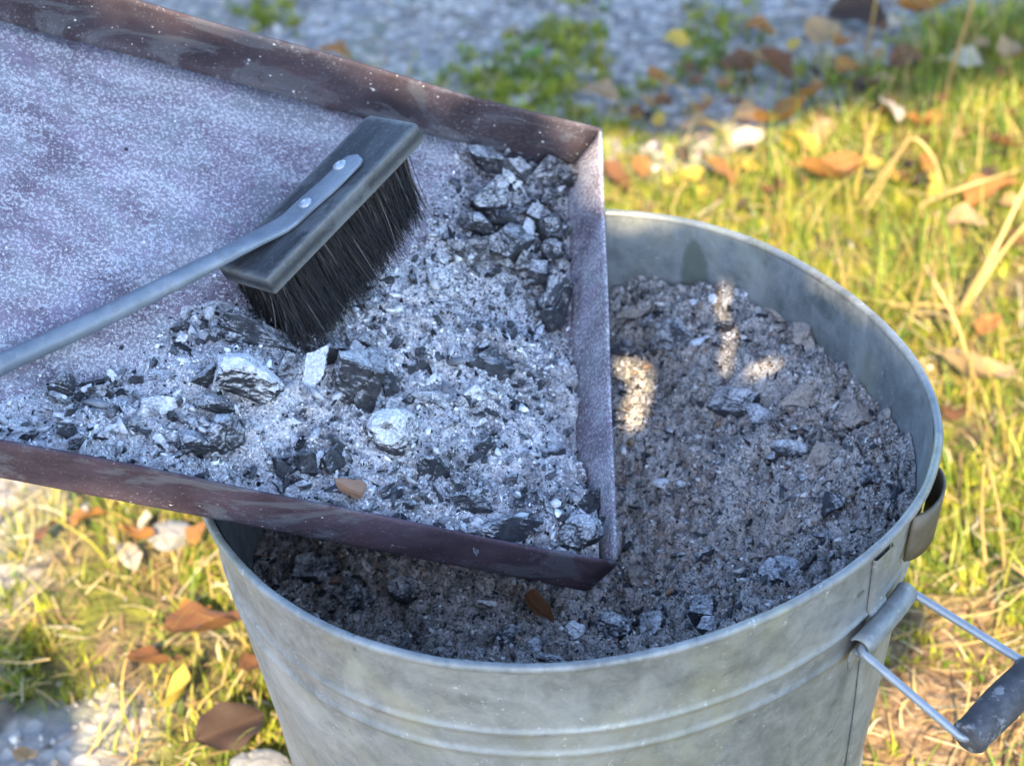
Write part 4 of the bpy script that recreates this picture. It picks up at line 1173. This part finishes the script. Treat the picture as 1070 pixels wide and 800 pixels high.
# bristles
r = np.random.default_rng(33)
nb = 9000
bx = r.uniform(-.46, .40, nb) * BL; by = r.uniform(-.42, .40, nb) * BW
bx = np.round(bx / .0046) * .0046 + r.normal(0, .0009, nb); by = np.round(by / .0046) * .0046 + r.normal(0, .0009, nb)
root = np.stack([bx, by, np.full(nb, -BT + .001)], 1)
dirv = np.stack([np.where(bx > 0, -1.0, .30) * bx / BL - .06 + r.normal(0, .07, nb), by / BW * .42 + r.normal(0, .07, nb) + .05 * BYS, -np.ones(nb)], 1)
curl = r.normal(0, .16, (nb, 3)); curl[:, 2] = 0
curl[:, 0] += -.12; curl[:, 1] += .04 * BYS
ln = BR * r.uniform(.86, 1.08, nb) * (1 - .22 * np.clip(bx / BL + .1, 0, 1) * 2)
pan_up = np.array([PEZ @ BA, (PEZ @ BB) * BYS, PEZ @ BN])            # pan normal in brush axes
b0_ = pan_local(BC)[2]
SEG = 5
pts = []
for i in range(SEG + 1):
    t = i / SEG
    p = root + (dirv * t + curl * t * t * .8) * ln[:, None]
    hgt = b0_ + p @ pan_up                                           # height over the pan floor
    low = np.minimum(0, hgt - .004)
    p = p - pan_up[None] * low[:, None]
    pts.append(p)
pts = np.stack(pts, 1)
side = r.normal(size=(nb, 3)); ax = pts[:, -1] - pts[:, 0]; ax /= np.linalg.norm(ax, axis=1)[:, None]
side -= ax * (side * ax).sum(1)[:, None]; side /= np.linalg.norm(side, axis=1)[:, None]
s3 = [side, -.5 * side + .866 * np.cross(ax, side), -.5 * side - .866 * np.cross(ax, side)]
rad_ = np.array([.00022, .00022, .00021, .00019, .00015, .00007])
V = np.stack([pts + s3[q_][:, None, :] * rad_[None, :, None] for q_ in range(3)], 2)      # nb, SEG+1, 3, 3
base = (np.arange(nb) * (SEG + 1) * 3)[:, None, None]
fl = np.array([[i * 3 + j, i * 3 + (j + 1) % 3, (i + 1) * 3 + (j + 1) % 3, (i + 1) * 3 + j] for i in range(SEG) for j in range(3)])
F = (base + fl[None]).reshape(-1, 4)
tone = np.where(r.uniform(size=(nb, 1)) < .10, np.array([[.10, .085, .075]]), np.array([[.012, .011, .012]])) * r.uniform(.6, 1.5, (nb, 1))
link('bristles', mesh_np('bristles', V.reshape(-1, 3), F, True, np.repeat(tone, (SEG + 1) * 3, 0), mat_vertex('black_bristle', .5, 0, .25, .1)), brush, kind='stuff')
# steel handle: flat strap screwed to the block, running out into a round rod
def to_brush(p): q = np.asarray(p) - BC; return np.array([q @ BA, (q @ BB) * BYS, q @ BN])
def at_depth(px, py, dep): return CAM + ray(px, py) * dep
onblk = lambda px, py, lift=.0016: to_brush(hit_plane(px, py, BC + BN * lift, BN))
hp = [(onblk(374, 163), .0006, .0010), (onblk(372, 165.5), .0052, .0011), (onblk(368, 169), .0066, .0012), (onblk(345, 192), .0068, .0012), (onblk(320, 214), .0068, .0012), (onblk(303, 230), .0068, .0013), (onblk(296, 235), .0068, .0014), (onblk(287, 240, .0019), .0066, .0016)]
dep0 = float(np.dot(hit_plane(285, 241, BC + BN * .002, BN) - CAM, C_F))
for px, py, dd, w_, t2 in ((268, 249.5, .003, .0062, .0020), (245, 261.5, .008, .0058, .0026), (215, 277, .015, .0054, .0034), (170, 300, .024, .0050, .0042), (100, 335, .038, .0048, .0046), (0, 381, .060, .0046, .0046), (-120, 436, .085, .0046, .0046), (-330, 530, .125, .0048, .0048)):
    hp.append((to_brush(at_depth(px, py, dep0 - dd)), w_, t2))
V, F = [], []
NS = 16
for i, (p, w_, t2) in enumerate(hp):
    tg = norm(hp[min(i + 1, len(hp) - 1)][0] - hp[max(i - 1, 0)][0])
    up = np.array([0, 0, 1.0]); up = norm(up - tg * tg[2]); sd = np.cross(tg, up)
    ex_ = .35 + .65 * np.clip((t2 - .0012) / .003, 0, 1)
    for q_ in range(NS):
        a = 2 * math.pi * (q_ + .5) / NS
        c, s_ = math.cos(a), math.sin(a)
        V.append(p + sd * w_ * math.copysign(abs(c) ** ex_, c) + up * t2 * math.copysign(abs(s_) ** ex_, s_))
for i in range(len(hp) - 1):
    for q_ in range(NS):
        F.append((i * NS + q_, i * NS + (q_ + 1) % NS, (i + 1) * NS + (q_ + 1) % NS, (i + 1) * NS + q_))
me = bpy.data.meshes.new('handle')
F += [tuple(range(NS))[::-1], tuple(range((len(hp) - 1) * NS, len(hp) * NS))]
me.from_pydata([tuple(v) for v in V], [], F)
me.polygons.foreach_set('use_smooth', np.ones(len(F), bool))
me.materials.append(mat_plain('grey_painted_steel', [(.11, .13, .155), (.16, .185, .21), (.22, .24, .265)], 45, .5, .45, metal=.25, bump=.15, worn=((.10, .10, .11), .35), dusty=((.45, .46, .47), .15, 400)))
bmx = bmesh.new(); bmx.from_mesh(me); bmesh.ops.recalc_face_normals(bmx, faces=bmx.faces); bmx.to_mesh(me); bmx.free()
handle = link('handle', me, brush)
em_ = handle.modifiers.new('crisp', 'EDGE_SPLIT'); em_.split_angle = math.radians(50)
M_SCREW = mat_plain('screw_steel', [(.35, .37, .40), (.55, .57, .6)], 300, .35, .5, metal=.7)
for px, py in ((355, 173), (319, 212.5)):
    c = onblk(px, py, .0028)
    bm = bmesh.new()
    for rr_, zz_ in ((.0034, 0), (.0033, .0006), (.0026, .0011), (.0014, .00135)):
        for i in range(20):
            a = 2 * math.pi * i / 20; bm.verts.new((c[0] + rr_ * math.cos(a), c[1] + rr_ * math.sin(a), c[2] + zz_))
    bm.verts.ensure_lookup_table()
    for lv in range(3):
        for i in range(20):
            j = (i + 1) % 20
            bm.faces.new((bm.verts[lv * 20 + i], bm.verts[lv * 20 + j], bm.verts[(lv + 1) * 20 + j], bm.verts[(lv + 1) * 20 + i]))
    # recessed cross: sunk floor
    cv = bm.verts.new((c[0], c[1], c[2] + .0004)); bm.verts.ensure_lookup_table()
    for i in range(20):
        bm.faces.new((bm.verts[60 + i], bm.verts[60 + (i + 1) % 20], cv))
    link('screw', bm_mesh('screw', bm, M_SCREW, False), handle)

# ------------------------------------------------------------------ fallen leaves
LEAFM = {'orange': mat_leaf('orange_leaf', (.16, .065, .02), (.34, .15, .04), (.44, .25, .09)),
         'tan': mat_leaf('tan_leaf', (.22, .13, .06), (.38, .25, .13), (.50, .36, .21)),
         'brown': mat_leaf('brown_leaf', (.07, .03, .015), (.17, .075, .03), (.32, .16, .07)),
         'pale': mat_leaf('pale_leaf', (.36, .28, .19), (.52, .43, .32), (.62, .54, .42)),
         'yellow': mat_leaf('yellow_leaf', (.34, .20, .03), (.52, .36, .06), (.60, .45, .14)),
         'dark': mat_leaf('dark_leaf', (.025, .015, .012), (.06, .035, .025), (.12, .07, .05)),
         'green': mat_leaf('green_leaf', (.07, .13, .02), (.12, .22, .03), (.2, .3, .06))}
def leaf_mesh(seed, kind):
    r = random.Random(seed)
    NU, NV = 24, 8
    asym = r.uniform(.8, 1.2); pw = r.uniform(.55, .85); curl = r.uniform(-.6, 1.0); fold = r.uniform(.25, .75); tw = r.uniform(-.8, .8)
    V, F = [], []
    for i in range(NU + 1):
        t = i / NU
        w = .33 * (math.sin(math.pi * min(1, t ** pw)) ** .75) * (1 + .05 * math.sin(t * 19 + seed)) + .004
        for j in range(NV + 1):
            s = j / NV * 2 - 1
            x = t - .5; y = s * w * (asym if s > 0 else 1)
            z = fold * abs(y) + curl * (t - .5) ** 2 + tw * (t - .5) * y + .035 * math.sin(9 * t + 4 * s + seed) * abs(s) + .03 * math.sin(17 * y + seed)
            V.append((x, y, z))
    for i in range(NU):
        for j in range(NV):
            a = i * (NV + 1) + j; F.append((a, a + NV + 1, a + NV + 2, a + 1))
    V = np.array(V)
    # stalk
    b = len(V)
    sv, sf = tube([(-.5, 0, V[NV // 2][2]), (-.62, .02, V[NV // 2][2] + .02), (-.74, .05, V[NV // 2][2] + .06)], [.012, .010, .008], 4)
    V = np.vstack([V, sv]); F = F + [tuple(b + q for q in f_) for f_ in sf]
    return mesh_np('fallen_leaf', V, np.array(F), True, None, LEAFM[kind])
_lc = {}
_lk = [0]
def put_leaf(px, py, L, ang, kind, label, tiltx=None, tilty=None, lift=.006, group='fallen leaves on the ground', at=None, name='fallen_leaf', wid=1.0):
    _lk[0] += 1
    r = random.Random(_lk[0] * 7 + 1)
    key = (kind, r.randrange(4))
    if key not in _lc: _lc[key] = leaf_mesh(key[1] * 11 + sum(map(ord, kind)) % 50, kind)
    p = hit_z(px, py, .012) if at is None else at
    k = np.dot(p - CAM, C_F) / FPX
    p2 = hit_z(px + 10 * math.cos(math.radians(ang)), py - 10 * math.sin(math.radians(ang)), p[2])
    e = norm((p2 - p) * np.array([1, 1, 0]))
    o = link(name, _lc[key])
    ztop = float(ground_z(p[0], p[1])) + lift + .009 if at is None else p[2]
    sc = L * k * 1.0
    rx = r.uniform(-.45, .45) if tiltx is None else tiltx
    ry = r.uniform(-.35, .35) if tilty is None else tilty
    o.matrix_world = frame((p[0], p[1], ztop + .1 * sc), e, np.cross((0, 0, 1), e), (0, 0, 1)) @ Matrix.Rotation(rx, 4, 'X') @ Matrix.Rotation(ry, 4, 'Y') @ Matrix.Diagonal((sc, sc * wid, sc, 1))
    tag(o, label, 'leaf', group)
    return o
LEAVES = [
    (196, 738, 62, 50, 'yellow', 'sunlit yellow orange leaf standing in grass left of the bucket', -.8, -.3, .018),
    (163, 699, 58, 8, 'brown', 'reddish brown leaf lying above the sunlit yellow leaf at left', None, None, .006),
    (218, 664, 86, 14, 'brown', 'large brown leaf half behind the left side of the bucket', None, None, .006),
    (244, 772, 84, 25, 'dark', 'dark brown curled leaf at the bottom left beside the bucket', .5, .2, .010),
    (133, 590, 52, -40, 'pale', 'greyish leaf standing in the grass below the pan at left', -.7, .2, .016),
    (146, 571, 40, -10, 'orange', 'orange leaf tip above the greyish leaf at left', -.5, 0, .014),
    (95, 545, 42, 30, 'orange', 'bright orange leaf just under the pan at left', -.5, .2, .01),
    (50, 556, 36, 70, 'brown', 'brown upright leaf left of the bright orange leaf under the pan', -.6, .3, .012),
    (212, 556, 40, 60, 'orange', 'orange leaf between the pan and the left side of the bucket', -.5, 0, .01),
    (205, 645, 34, 20, 'orange', 'small orange leaf touching the left bucket side', None, None, .012),
    (155, 553, 30, 80, 'pale', 'pale leaf catching light under the pan', -.7, 0, .012),
    (265, 690, 40, 35, 'brown', 'brown leaf tucked against the lower left bucket side', None, None, .006),
    (628, 100, 44, -15, 'tan', 'lone tan leaf on the gravel right of the pan', None, None, .004),
    (352, 55, 40, -15, 'orange', 'orange leaf on the gravel just behind the far pan wall', -.3, 0, .003),
    (640, 188, 46, -30, 'brown', 'brown leaf between the pan corner and the bucket rim', None, None, .006),
    (772, 64, 36, -20, 'brown', 'small reddish brown leaf on the gravel left of the curled brown leaf', None, None, .004),
    (812, 74, 56, -25, 'brown', 'curled brown leaf on the gravel at the upper right', None, None, .006),
    (862, 36, 48, -25, 'tan', 'tan leaf lying at the top right of the gravel', None, None, .005),
    (795, 28, 34, -5, 'orange', 'orange leaf near the top edge above the curled brown leaf', None, None, .004),
    (965, 19, 58, 8, 'orange', 'orange leaf at the top edge at right', None, None, .008),
    (938, 26, 30, 40, 'pale', 'small pale leaf left of the orange leaf at the top edge', None, None, .008),
    (898, 14, 66, 5, 'dark', 'dark brown leaf at the top edge left of the small pale leaf', None, None, .004),
    (950, 67, 44, 20, 'brown', 'brown leaf in the grass between the tan leaves at upper right', None, None, .01),
    (1002, 68, 54, -20, 'pale', 'greyish beige leaf in the grass at the upper right', None, None, .012),
    (932, 122, 44, -50, 'pale', 'pale beige leaf standing in the grass at right', -.5, 0, .014),
    (772, 106, 34, 10, 'brown', 'small brown leaf at the left edge of the leaf drift', None, None, .004),
    (850, 97, 32, 15, 'orange', 'small orange leaf at the top of the leaf drift', None, None, .006),
    (820, 125, 60, 5, 'orange', 'orange tan leaf in the middle of the leaf drift', None, None, .006),
    (786, 121, 42, 15, 'tan', 'tan leaf left in the leaf drift on the gravel edge', None, None, .006),
    (780, 146, 40, 10, 'pale', 'cream coloured leaf below the leaf drift', None, None, .008),
    (738, 131, 54, 0, 'tan', 'olive tan leaf at the gravel edge left of the leaf drift', None, None, .004),
    (750, 186, 56, -35, 'orange', 'large orange brown leaf standing behind the bucket rim', -.6, .1, .016),
    (836, 152, 50, -10, 'yellow', 'yellow leaf below the leaf drift', None, None, .008),
    (872, 200, 74, 10, 'orange', 'long curled orange leaf in the sunlit grass behind the bucket', -.2, .1, .014),
    (910, 177, 40, 10, 'yellow', 'yellow leaf above the long curled orange leaf', None, None, .012),
    (1036, 214, 60, 15, 'orange', 'orange brown leaf in the dry stalks at the right edge', None, None, .016),
    (1050, 166, 44, -15, 'brown', 'brown leaf at the right edge above the orange brown one', None, None, .014),
    (1020, 398, 84, 5, 'tan', 'long tan leaf lying right of the bucket rim', None, None, .008),
    (1034, 342, 40, 40, 'orange', 'orange leaf above the long tan leaf at right', None, None, .01),
    (996, 424, 40, -80, 'brown', 'rust brown leaf close to the right bucket rim', None, None, .006),
    (1055, 60, 40, 30, 'tan', 'tan leaf in the grass at the upper right edge', None, None, .012),
    (1010, 240, 44, -10, 'tan', 'tan leaf among dry stalks right of the bucket', None, None, .012),
    (560, 60, 26, 30, 'green', 'small green weed leaf growing on the gravel', None, None, .006),
    (28, 790, 34, -30, 'tan', 'tan leaf on the gravel at the bottom left edge', None, None, .004),
]
for L_ in LEAVES: put_leaf(L_[0], L_[1], L_[2], L_[3], L_[4], L_[5], L_[6], L_[7], L_[8])
r6 = random.Random(66)
for k in range(90):
    px, py = r6.uniform(650, 1070), r6.triangular(-5, 300, 90)
    if py < (760 - px) * .8 or math.hypot((px - 640) / 345, (py - 460) / 245) < 1.05: continue
    put_leaf(px, py, r6.uniform(15, 32), r6.uniform(-90, 90), (kd := r6.choice(['brown', 'brown', 'tan', 'tan', 'orange', 'dark', 'yellow'])), 'small withered ' + kd + ' leaf strewn in the verge behind the bucket', group='small withered leaves in the verge')
p = hit_heap(566, 650); p[2] = float(heap_z(p[0], p[1])) + .002
lf = put_leaf(566, 650, 52, -22, 'brown', 'dry rust brown leaf lying on the ash under the pan corner', .15, .05, at=p, group=None, wid=.55)

# ------------------------------------------------------------------ dry stems and straws
M_STRAW = mat_plain('dry_straw', [(.22, .14, .045), (.32, .21, .075), (.42, .30, .13)], 40, .7, .25, (1, 1, .3), bump=.2)
M_STEM = mat_plain('dark_dry_stem', [(.10, .07, .045), (.20, .14, .09)], 60, .8, .2)
def spline(pts, n=6):
    P = [np.asarray(p, float) for p in pts]; out = []
    for i in range(len(P) - 1):
        a, b, c, d_ = P[max(i - 1, 0)], P[i], P[i + 1], P[min(i + 2, len(P) - 1)]
        for k in range(n):
            t = k / n
            out.append(.5 * ((2 * b) + (-a + c) * t + (2 * a - 5 * b + 4 * c - d_) * t * t + (-a + 3 * b - 3 * c + d_) * t ** 3))
    out.append(P[-1]); return out
def stem(pix, w, mat, label, name='dry_grass_stem', group=None, base=None):
    """pix: (px, py, height above ground)"""
    pts = spline([hit_z(a, b, h) for a, b, h in pix])
    k = np.dot(pts[0] - CAM, C_F) / FPX
    rr_ = [w * k * .32 * (1 - .45 * i / len(pts)) for i in range(len(pts))]
    o = link(name, tube_mesh(name, pts, rr_, mat, 6))
    return tag(o, label, 'grass stem', group)
STEMS = [
    ([(950, 342, .004), (958, 310, .03), (968, 278, .06)], 7, 'straight yellow straw leaning right behind the right rim'),
    ([(966, 276, .06), (985, 310, .05), (1003, 345, .03), (1012, 390, .004), (1004, 412, .004)], 6, 'bent straw drooping right of the bucket rim'),
    ([(948, 330, .01), (975, 327, .03), (998, 338, .05), (1010, 370, .04), (1020, 402, .015), (1010, 410, .006)], 7, 'thick pale straw arching over beside the right rim'),
    ([(930, 320, .005), (965, 318, .02), (1000, 322, .01)], 7, 'flat pale straw lying behind the arched straw'),
    ([(985, 350, .004), (975, 300, .05), (978, 262, .09)], 4, 'thin upright straw behind the arched straw'),
    ([(1000, 330, .004), (1035, 270, .05), (1069, 200, .09), (1085, 170, .10)], 12, 'broad dry stalk slanting up to the right edge'),
    ([(1010, 320, .004), (1050, 260, .04), (1090, 215, .06)], 9, 'dry stalk right beside the broad slanting stalk'),
    ([(900, 215, .004), (935, 165, .05), (955, 145, .07), (975, 165, .06), (983, 190, .05)], 7, 'golden straw bent over at the top behind the bucket'),
    ([(905, 222, .004), (940, 160, .06), (952, 138, .08)], 6, 'golden upright straw next to the bent golden straw'),
    ([(985, 105, .004), (1000, 55, .06), (1015, 5, .12), (1020, -20, .14)], 8, 'tall tan stalk at the upper right crossing the grass'),
    ([(905, 60, .004), (912, 20, .06), (918, -15, .10)], 6, 'tan stalk crossing the top edge right of the curled leaf'),
    ([(990, 165, .004), (1000, 135, .03), (1006, 110, .06)], 5, 'thin pale stalk at the upper right below the beige leaf'),
    ([(960, 215, .004), (1010, 195, .03), (1065, 178, .03)], 8, 'dry stalk lying level toward the right edge'),
    ([(1030, 590, .004), (1026, 540, .04), (1028, 485, .08)], 6, 'orange tipped upright grass blade right of the strap lug'),
    ([(1050, 600, .004), (1045, 540, .05), (1034, 487, .08)], 5, 'straw crossing the orange tipped blade right of the bucket'),
    ([(930, 668, .004), (985, 648, .02), (1045, 636, .02), (1075, 610, .03)], 4, 'long thin straw above the handle grip'),
    ([(960, 675, .004), (1010, 672, .02), (1060, 660, .03)], 4, 'straw lying just over the wire handle'),
    ([(1000, 780, .004), (1010, 740, .02), (1014, 712, .04)], 5, 'yellow blade rising behind the handle grip'),
    ([(1040, 580, .006), (1060, 592, .02), (1090, 615, .02)], 8, 'thick pale straw at the right edge above the wire handle'),
    ([(115, 610, .004), (122, 585, .04), (135, 566, .06)], 4, 'bright thin stem in front of the greyish leaf at left'),
    ([(200, 640, .01), (206, 665, .02), (209, 690, .004)], 5, 'pale green stem crossing the large brown leaf'),
    ([(232, 715, .004), (238, 695, .03), (243, 678, .05)], 5, 'pale stem beside the left bucket side'),
    ([(90, 790, .004), (125, 745, .03), (150, 712, .05)], 4, 'long straw slanting up at the bottom left'),
    ([(0, 690, .006), (25, 692, .02), (52, 688, .03)], 4, 'pale straw lying at the left edge'),
]
for pix, w, lab in STEMS: stem(pix, w, M_STRAW, lab, group='dry stems around the bucket')
# dark twig and pale straw tip standing in the bucket ash
p = hit_heap(800, 312)
q0 = np.array([p[0], p[1], float(heap_z(p[0], p[1])) - .004])
o = link('dry_twig', tube_mesh('dry_twig', spline([q0, q0 + np.array([.0005, 0, .012]), q0 + np.array([-.0005, .001, .026])]), [.0008] * 12 + [.0004], M_STEM, 6))
tag(o, 'thin dark twig standing in the ash at the back bucket wall', 'twig')
p = hit_heap(765, 290); z0 = float(heap_z(p[0], p[1]))
a = np.array([p[0], p[1], z0]); b = hit_z(751, 279, z0 + .010)
o = link('straw_tip', tube_mesh('straw_tip', [a, (a + b) / 2 + np.array([0, 0, .001]), b], [.0011, .0010, .0003], M_STRAW, 6))
tag(o, 'short pale straw sticking up from the sunlit streak in the ash', 'straw')
# stone beside the bucket
o = link('stone', lump_mesh(512, 'round'))
o.data.materials.append(mat_plain('field_stone', [(.12, .115, .11), (.20, .19, .18), (.30, .29, .27)], 30, .9, .2, bump=.5, bdist=.003))
p = hit_z(272, 803, .02)
o.matrix_world = frame((p[0], p[1], .012), (1, 0, 0), (0, 1, 0), (0, 0, 1)) @ Matrix.Diagonal((.022, .018, .014, 1))
tag(o, 'pale rough stone at the bottom left against the bucket', 'stone')
o = link('stone', lump_mesh(513, 'round'))
o.data.materials.append(bpy.data.materials['field_stone'])
p = hit_z(178, 558, .01)
o.matrix_world = frame((p[0], p[1], .010), (1, 0, 0), (0, 1, 0), (0, 0, 1)) @ Matrix.Diagonal((.016, .013, .008, 1))
tag(o, 'grey stone in the grass just under the pan at left', 'stone')

# ------------------------------------------------------------------ grass, moss, pebbles
def blades(x, y, length, width, tones, seed, lean=.6, segs=3):
    r = np.random.default_rng(seed); n = len(x)
    z = ground_z(x, y)
    a = r.uniform(0, 2 * np.pi, n); ln = length
    dx, dy = np.cos(a), np.sin(a)
    b = r.uniform(.1, 1, n) * lean
    wa = a + np.pi / 2 + r.normal(0, .5, n)
    V = []
    for i in range(segs + 1):
        t = i / segs
        hx = b * t ** 1.7 * ln; hz = ln * t * np.sqrt(np.maximum(.05, 1 - (b * t ** .7) ** 2 * .85))
        w = width * (1 - t) ** .7 * .5 + .00008
        cx = x + dx * hx; cy = y + dy * hx; cz = z - .002 + hz
        for s in (-1, 1):
            V.append(np.stack([cx + s * np.cos(wa) * w, cy + s * np.sin(wa) * w, cz], 1))
    V = np.stack(V, 1)
    m = 2 * (segs + 1)
    f0 = np.array([[2 * i, 2 * i + 1, 2 * i + 3, 2 * i + 2] for i in range(segs)])
    F = (f0[None] + m * np.arange(n)[:, None, None]).reshape(-1, 4)
    return V.reshape(-1, 3), F, np.repeat(tones, m, 0)
def scatter(n, seed, x0=-.62, x1=.75, y0=-.05, y1=1.35):
    r = np.random.default_rng(seed)
    x = r.uniform(x0, x1, n); y = r.uniform(y0, y1, n)
    k = np.hypot(x, y) > .16
    return x[k], y[k]
def tones_of(n, seed, pal, wts, var=.3):
    r = np.random.default_rng(seed)
    return np.array(pal)[r.choice(len(pal), n, p=wts)] * r.uniform(1 - var, 1 + var, (n, 1))
r = np.random.default_rng(99)
x, y = scatter(95000, 101)
clump = sstep(-.25, .55, fbm(x * 16, y * 16, seed=121, octv=3))
gz_ = grass_zone(x, y)
sparse = .10 * sstep(.15, .5, fbm(x * 7, y * 7, seed=131, octv=3)) * (x > -.2)
k = r.uniform(size=len(x)) < np.clip((gz_ * (.12 + .75 * clump) + sparse) * (1 - .8 * soil_spot(x, y)), 0, 1)
x, y = x[k], y[k]; n = len(x)
leftish = x < -.12
PAL_G = [(.11, .18, .025), (.20, .25, .035), (.33, .31, .05), (.46, .34, .11), (.38, .25, .07)]
tn = np.where(leftish[:, None], tones_of(n, 5, PAL_G, [.16, .22, .22, .27, .13]), tones_of(n, 6, PAL_G, [.27, .28, .18, .17, .10]))
ln = np.clip(r.lognormal(-3.75, .45, n), .007, .075) * np.where(leftish, .75, 1.0)
V1, F1, C1 = blades(x, y, ln * 1.25, r.uniform(.0008, .0021, n), tn, 7, 1.05, 5)
o = link('grass', mesh_np('grass', V1, F1, True, C1, mat_vertex('grass_blade', .5, .45, .3, .15, 1.2)), kind='stuff')
tag(o, 'sparse green and straw coloured grass growing around the bucket', 'grass')
# moss: tufts of short leaflets on the right and behind the bucket
x0, y0 = scatter(42000, 201)
mz = grass_zone(x0, y0) * sstep(-.40, .15, fbm(x0 * 11, y0 * 11, seed=141, octv=3) + np.where(x0 > 0, .22, -.22)) * sstep(-.45, .10, fbm(x0 * 45, y0 * 45, seed=142, octv=2))
def weed(x, y):                                          # green patches that creep over the gravel
    w = 0
    for px_, py_, rr_ in ((535, 95, .055), (590, 75, .04), (500, 120, .05), (735, 75, .035), (600, 20, .04), (760, 15, .05), (640, 140, .05), (280, 5, .04)):
        c_ = hit_z(px_, py_, 0); w = w + np.exp(-((x - c_[0]) ** 2 + (.55 * (y - c_[1])) ** 2) / rr_ ** 2)
    return w
mz = np.maximum(mz, .5 * sstep(.3, 1.0, weed(x0, y0) + .5 * fbm(x0 * 30, y0 * 30, seed=143, octv=3)) * (y0 > .55))
soilspot = soil_spot(x0, y0) * .85
k = r.uniform(size=len(x0)) < np.clip(mz * (1 - soilspot), 0, 1)
x0, y0 = x0[k], y0[k]; m_ = len(x0); PER = 12
tuft_h = r.uniform(.005, .016, m_); tuft_c = tones_of(m_, 9, [(.14, .18, .02), (.25, .26, .03), (.36, .34, .045), (.11, .17, .03), (.32, .23, .06)], [.24, .34, .22, .12, .08])
x = np.repeat(x0, PER) + r.normal(0, .0032, m_ * PER); y = np.repeat(y0, PER) + r.normal(0, .0032, m_ * PER)
ln = np.repeat(tuft_h, PER) * r.uniform(.6, 1.3, m_ * PER)
V2, F2, C2 = blades(x, y, ln, r.uniform(.0012, .0028, m_ * PER), np.repeat(tuft_c, PER, 0) * r.uniform(.6, 1.4, (m_ * PER, 1)), 10, 1.0, 2)
o = link('moss', mesh_np('moss', V2, F2, True, C2, mat_vertex('moss_leaflet', .6, .4, .2, .15, 1.15)), kind='stuff')
tag(o, 'yellow green moss carpet behind and right of the bucket', 'moss')
# dead straw and leaf shreds lying flat between the blades
x, y = scatter(14000, 211)
k = r.uniform(size=len(x)) < np.clip(grass_zone(x, y) * np.where(x < -.1, 1.0, .85) + .05, 0, 1)
x, y = x[k], y[k]; n = len(x)
a = r.uniform(0, 2 * np.pi, n); L_ = np.clip(r.lognormal(-3.9, .5, n), .006, .07); w_ = r.uniform(.0006, .0017, n)
z = ground_z(x, y) + r.uniform(.001, .012, n); bend = r.normal(0, .25, n); dz = r.normal(0, .22, n)
V = []
for i in range(4):
    t = i / 3 - .5
    aa = a + bend * t
    cx = x + np.cos(aa) * L_ * t; cy = y + np.sin(aa) * L_ * t; cz = z + dz * L_ * t + .002 * (1 - 4 * t * t)
    for s_ in (-1, 1): V.append(np.stack([cx - s_ * np.sin(aa) * w_ * .5, cy + s_ * np.cos(aa) * w_ * .5, np.maximum(cz, ground_z(cx, cy) + .0008)], 1))
V = np.stack(V, 1)
F = (np.array([[2 * i, 2 * i + 1, 2 * i + 3, 2 * i + 2] for i in range(3)])[None] + 8 * np.arange(n)[:, None, None]).reshape(-1, 4)
C3 = np.repeat(tones_of(n, 19, [(.44, .34, .17), (.36, .25, .10), (.24, .14, .07), (.50, .42, .26), (.10, .06, .035)], [.28, .30, .22, .08, .12]), 8, 0)
o = link('straw_litter', mesh_np('straw_litter', V.reshape(-1, 3), F, True, C3, mat_vertex('dead_straw', .7, .3, .2, .15)), kind='stuff')
tag(o, 'dead straw and leaf shreds littering the grass', 'straw litter')
# pebbles of the gravel
n = 22000
x, y = scatter(n, 301, -.75, .8, -.1, 1.6)
k = r.uniform(size=len(x)) < (1 - .93 * grass_zone(x, y))
k |= (soil_spot(x, y) > .3) & (r.uniform(size=len(x)) < .8)
x, y = x[k], y[k]; n = len(x)
size = np.clip(r.lognormal(-5.95, .45, n), .001, .009)
P = np.stack([x, y, ground_z(x, y) - size * .1], 1)
v, f, c = crumbs(P, np.tile([0, 0, 1.0], (n, 1)), size, tones_of(n, 15, [(.31, .272, .24), (.22, .195, .172), (.43, .385, .34), (.27, .21, .15), (.15, .128, .115)], [.34, .28, .14, .12, .12]), 16)
bs = np.repeat(soil_spot(x, y) > .05, 6)
c[bs] = c[bs] * np.array([.75, .50, .30])
o = link('gravel', mesh_np('gravel', v, f, False, c, mat_vertex('pebble', .85, 0, .25, .3)), kind='stuff')
tag(o, 'fine grey gravel of the path beyond the grass', 'gravel')
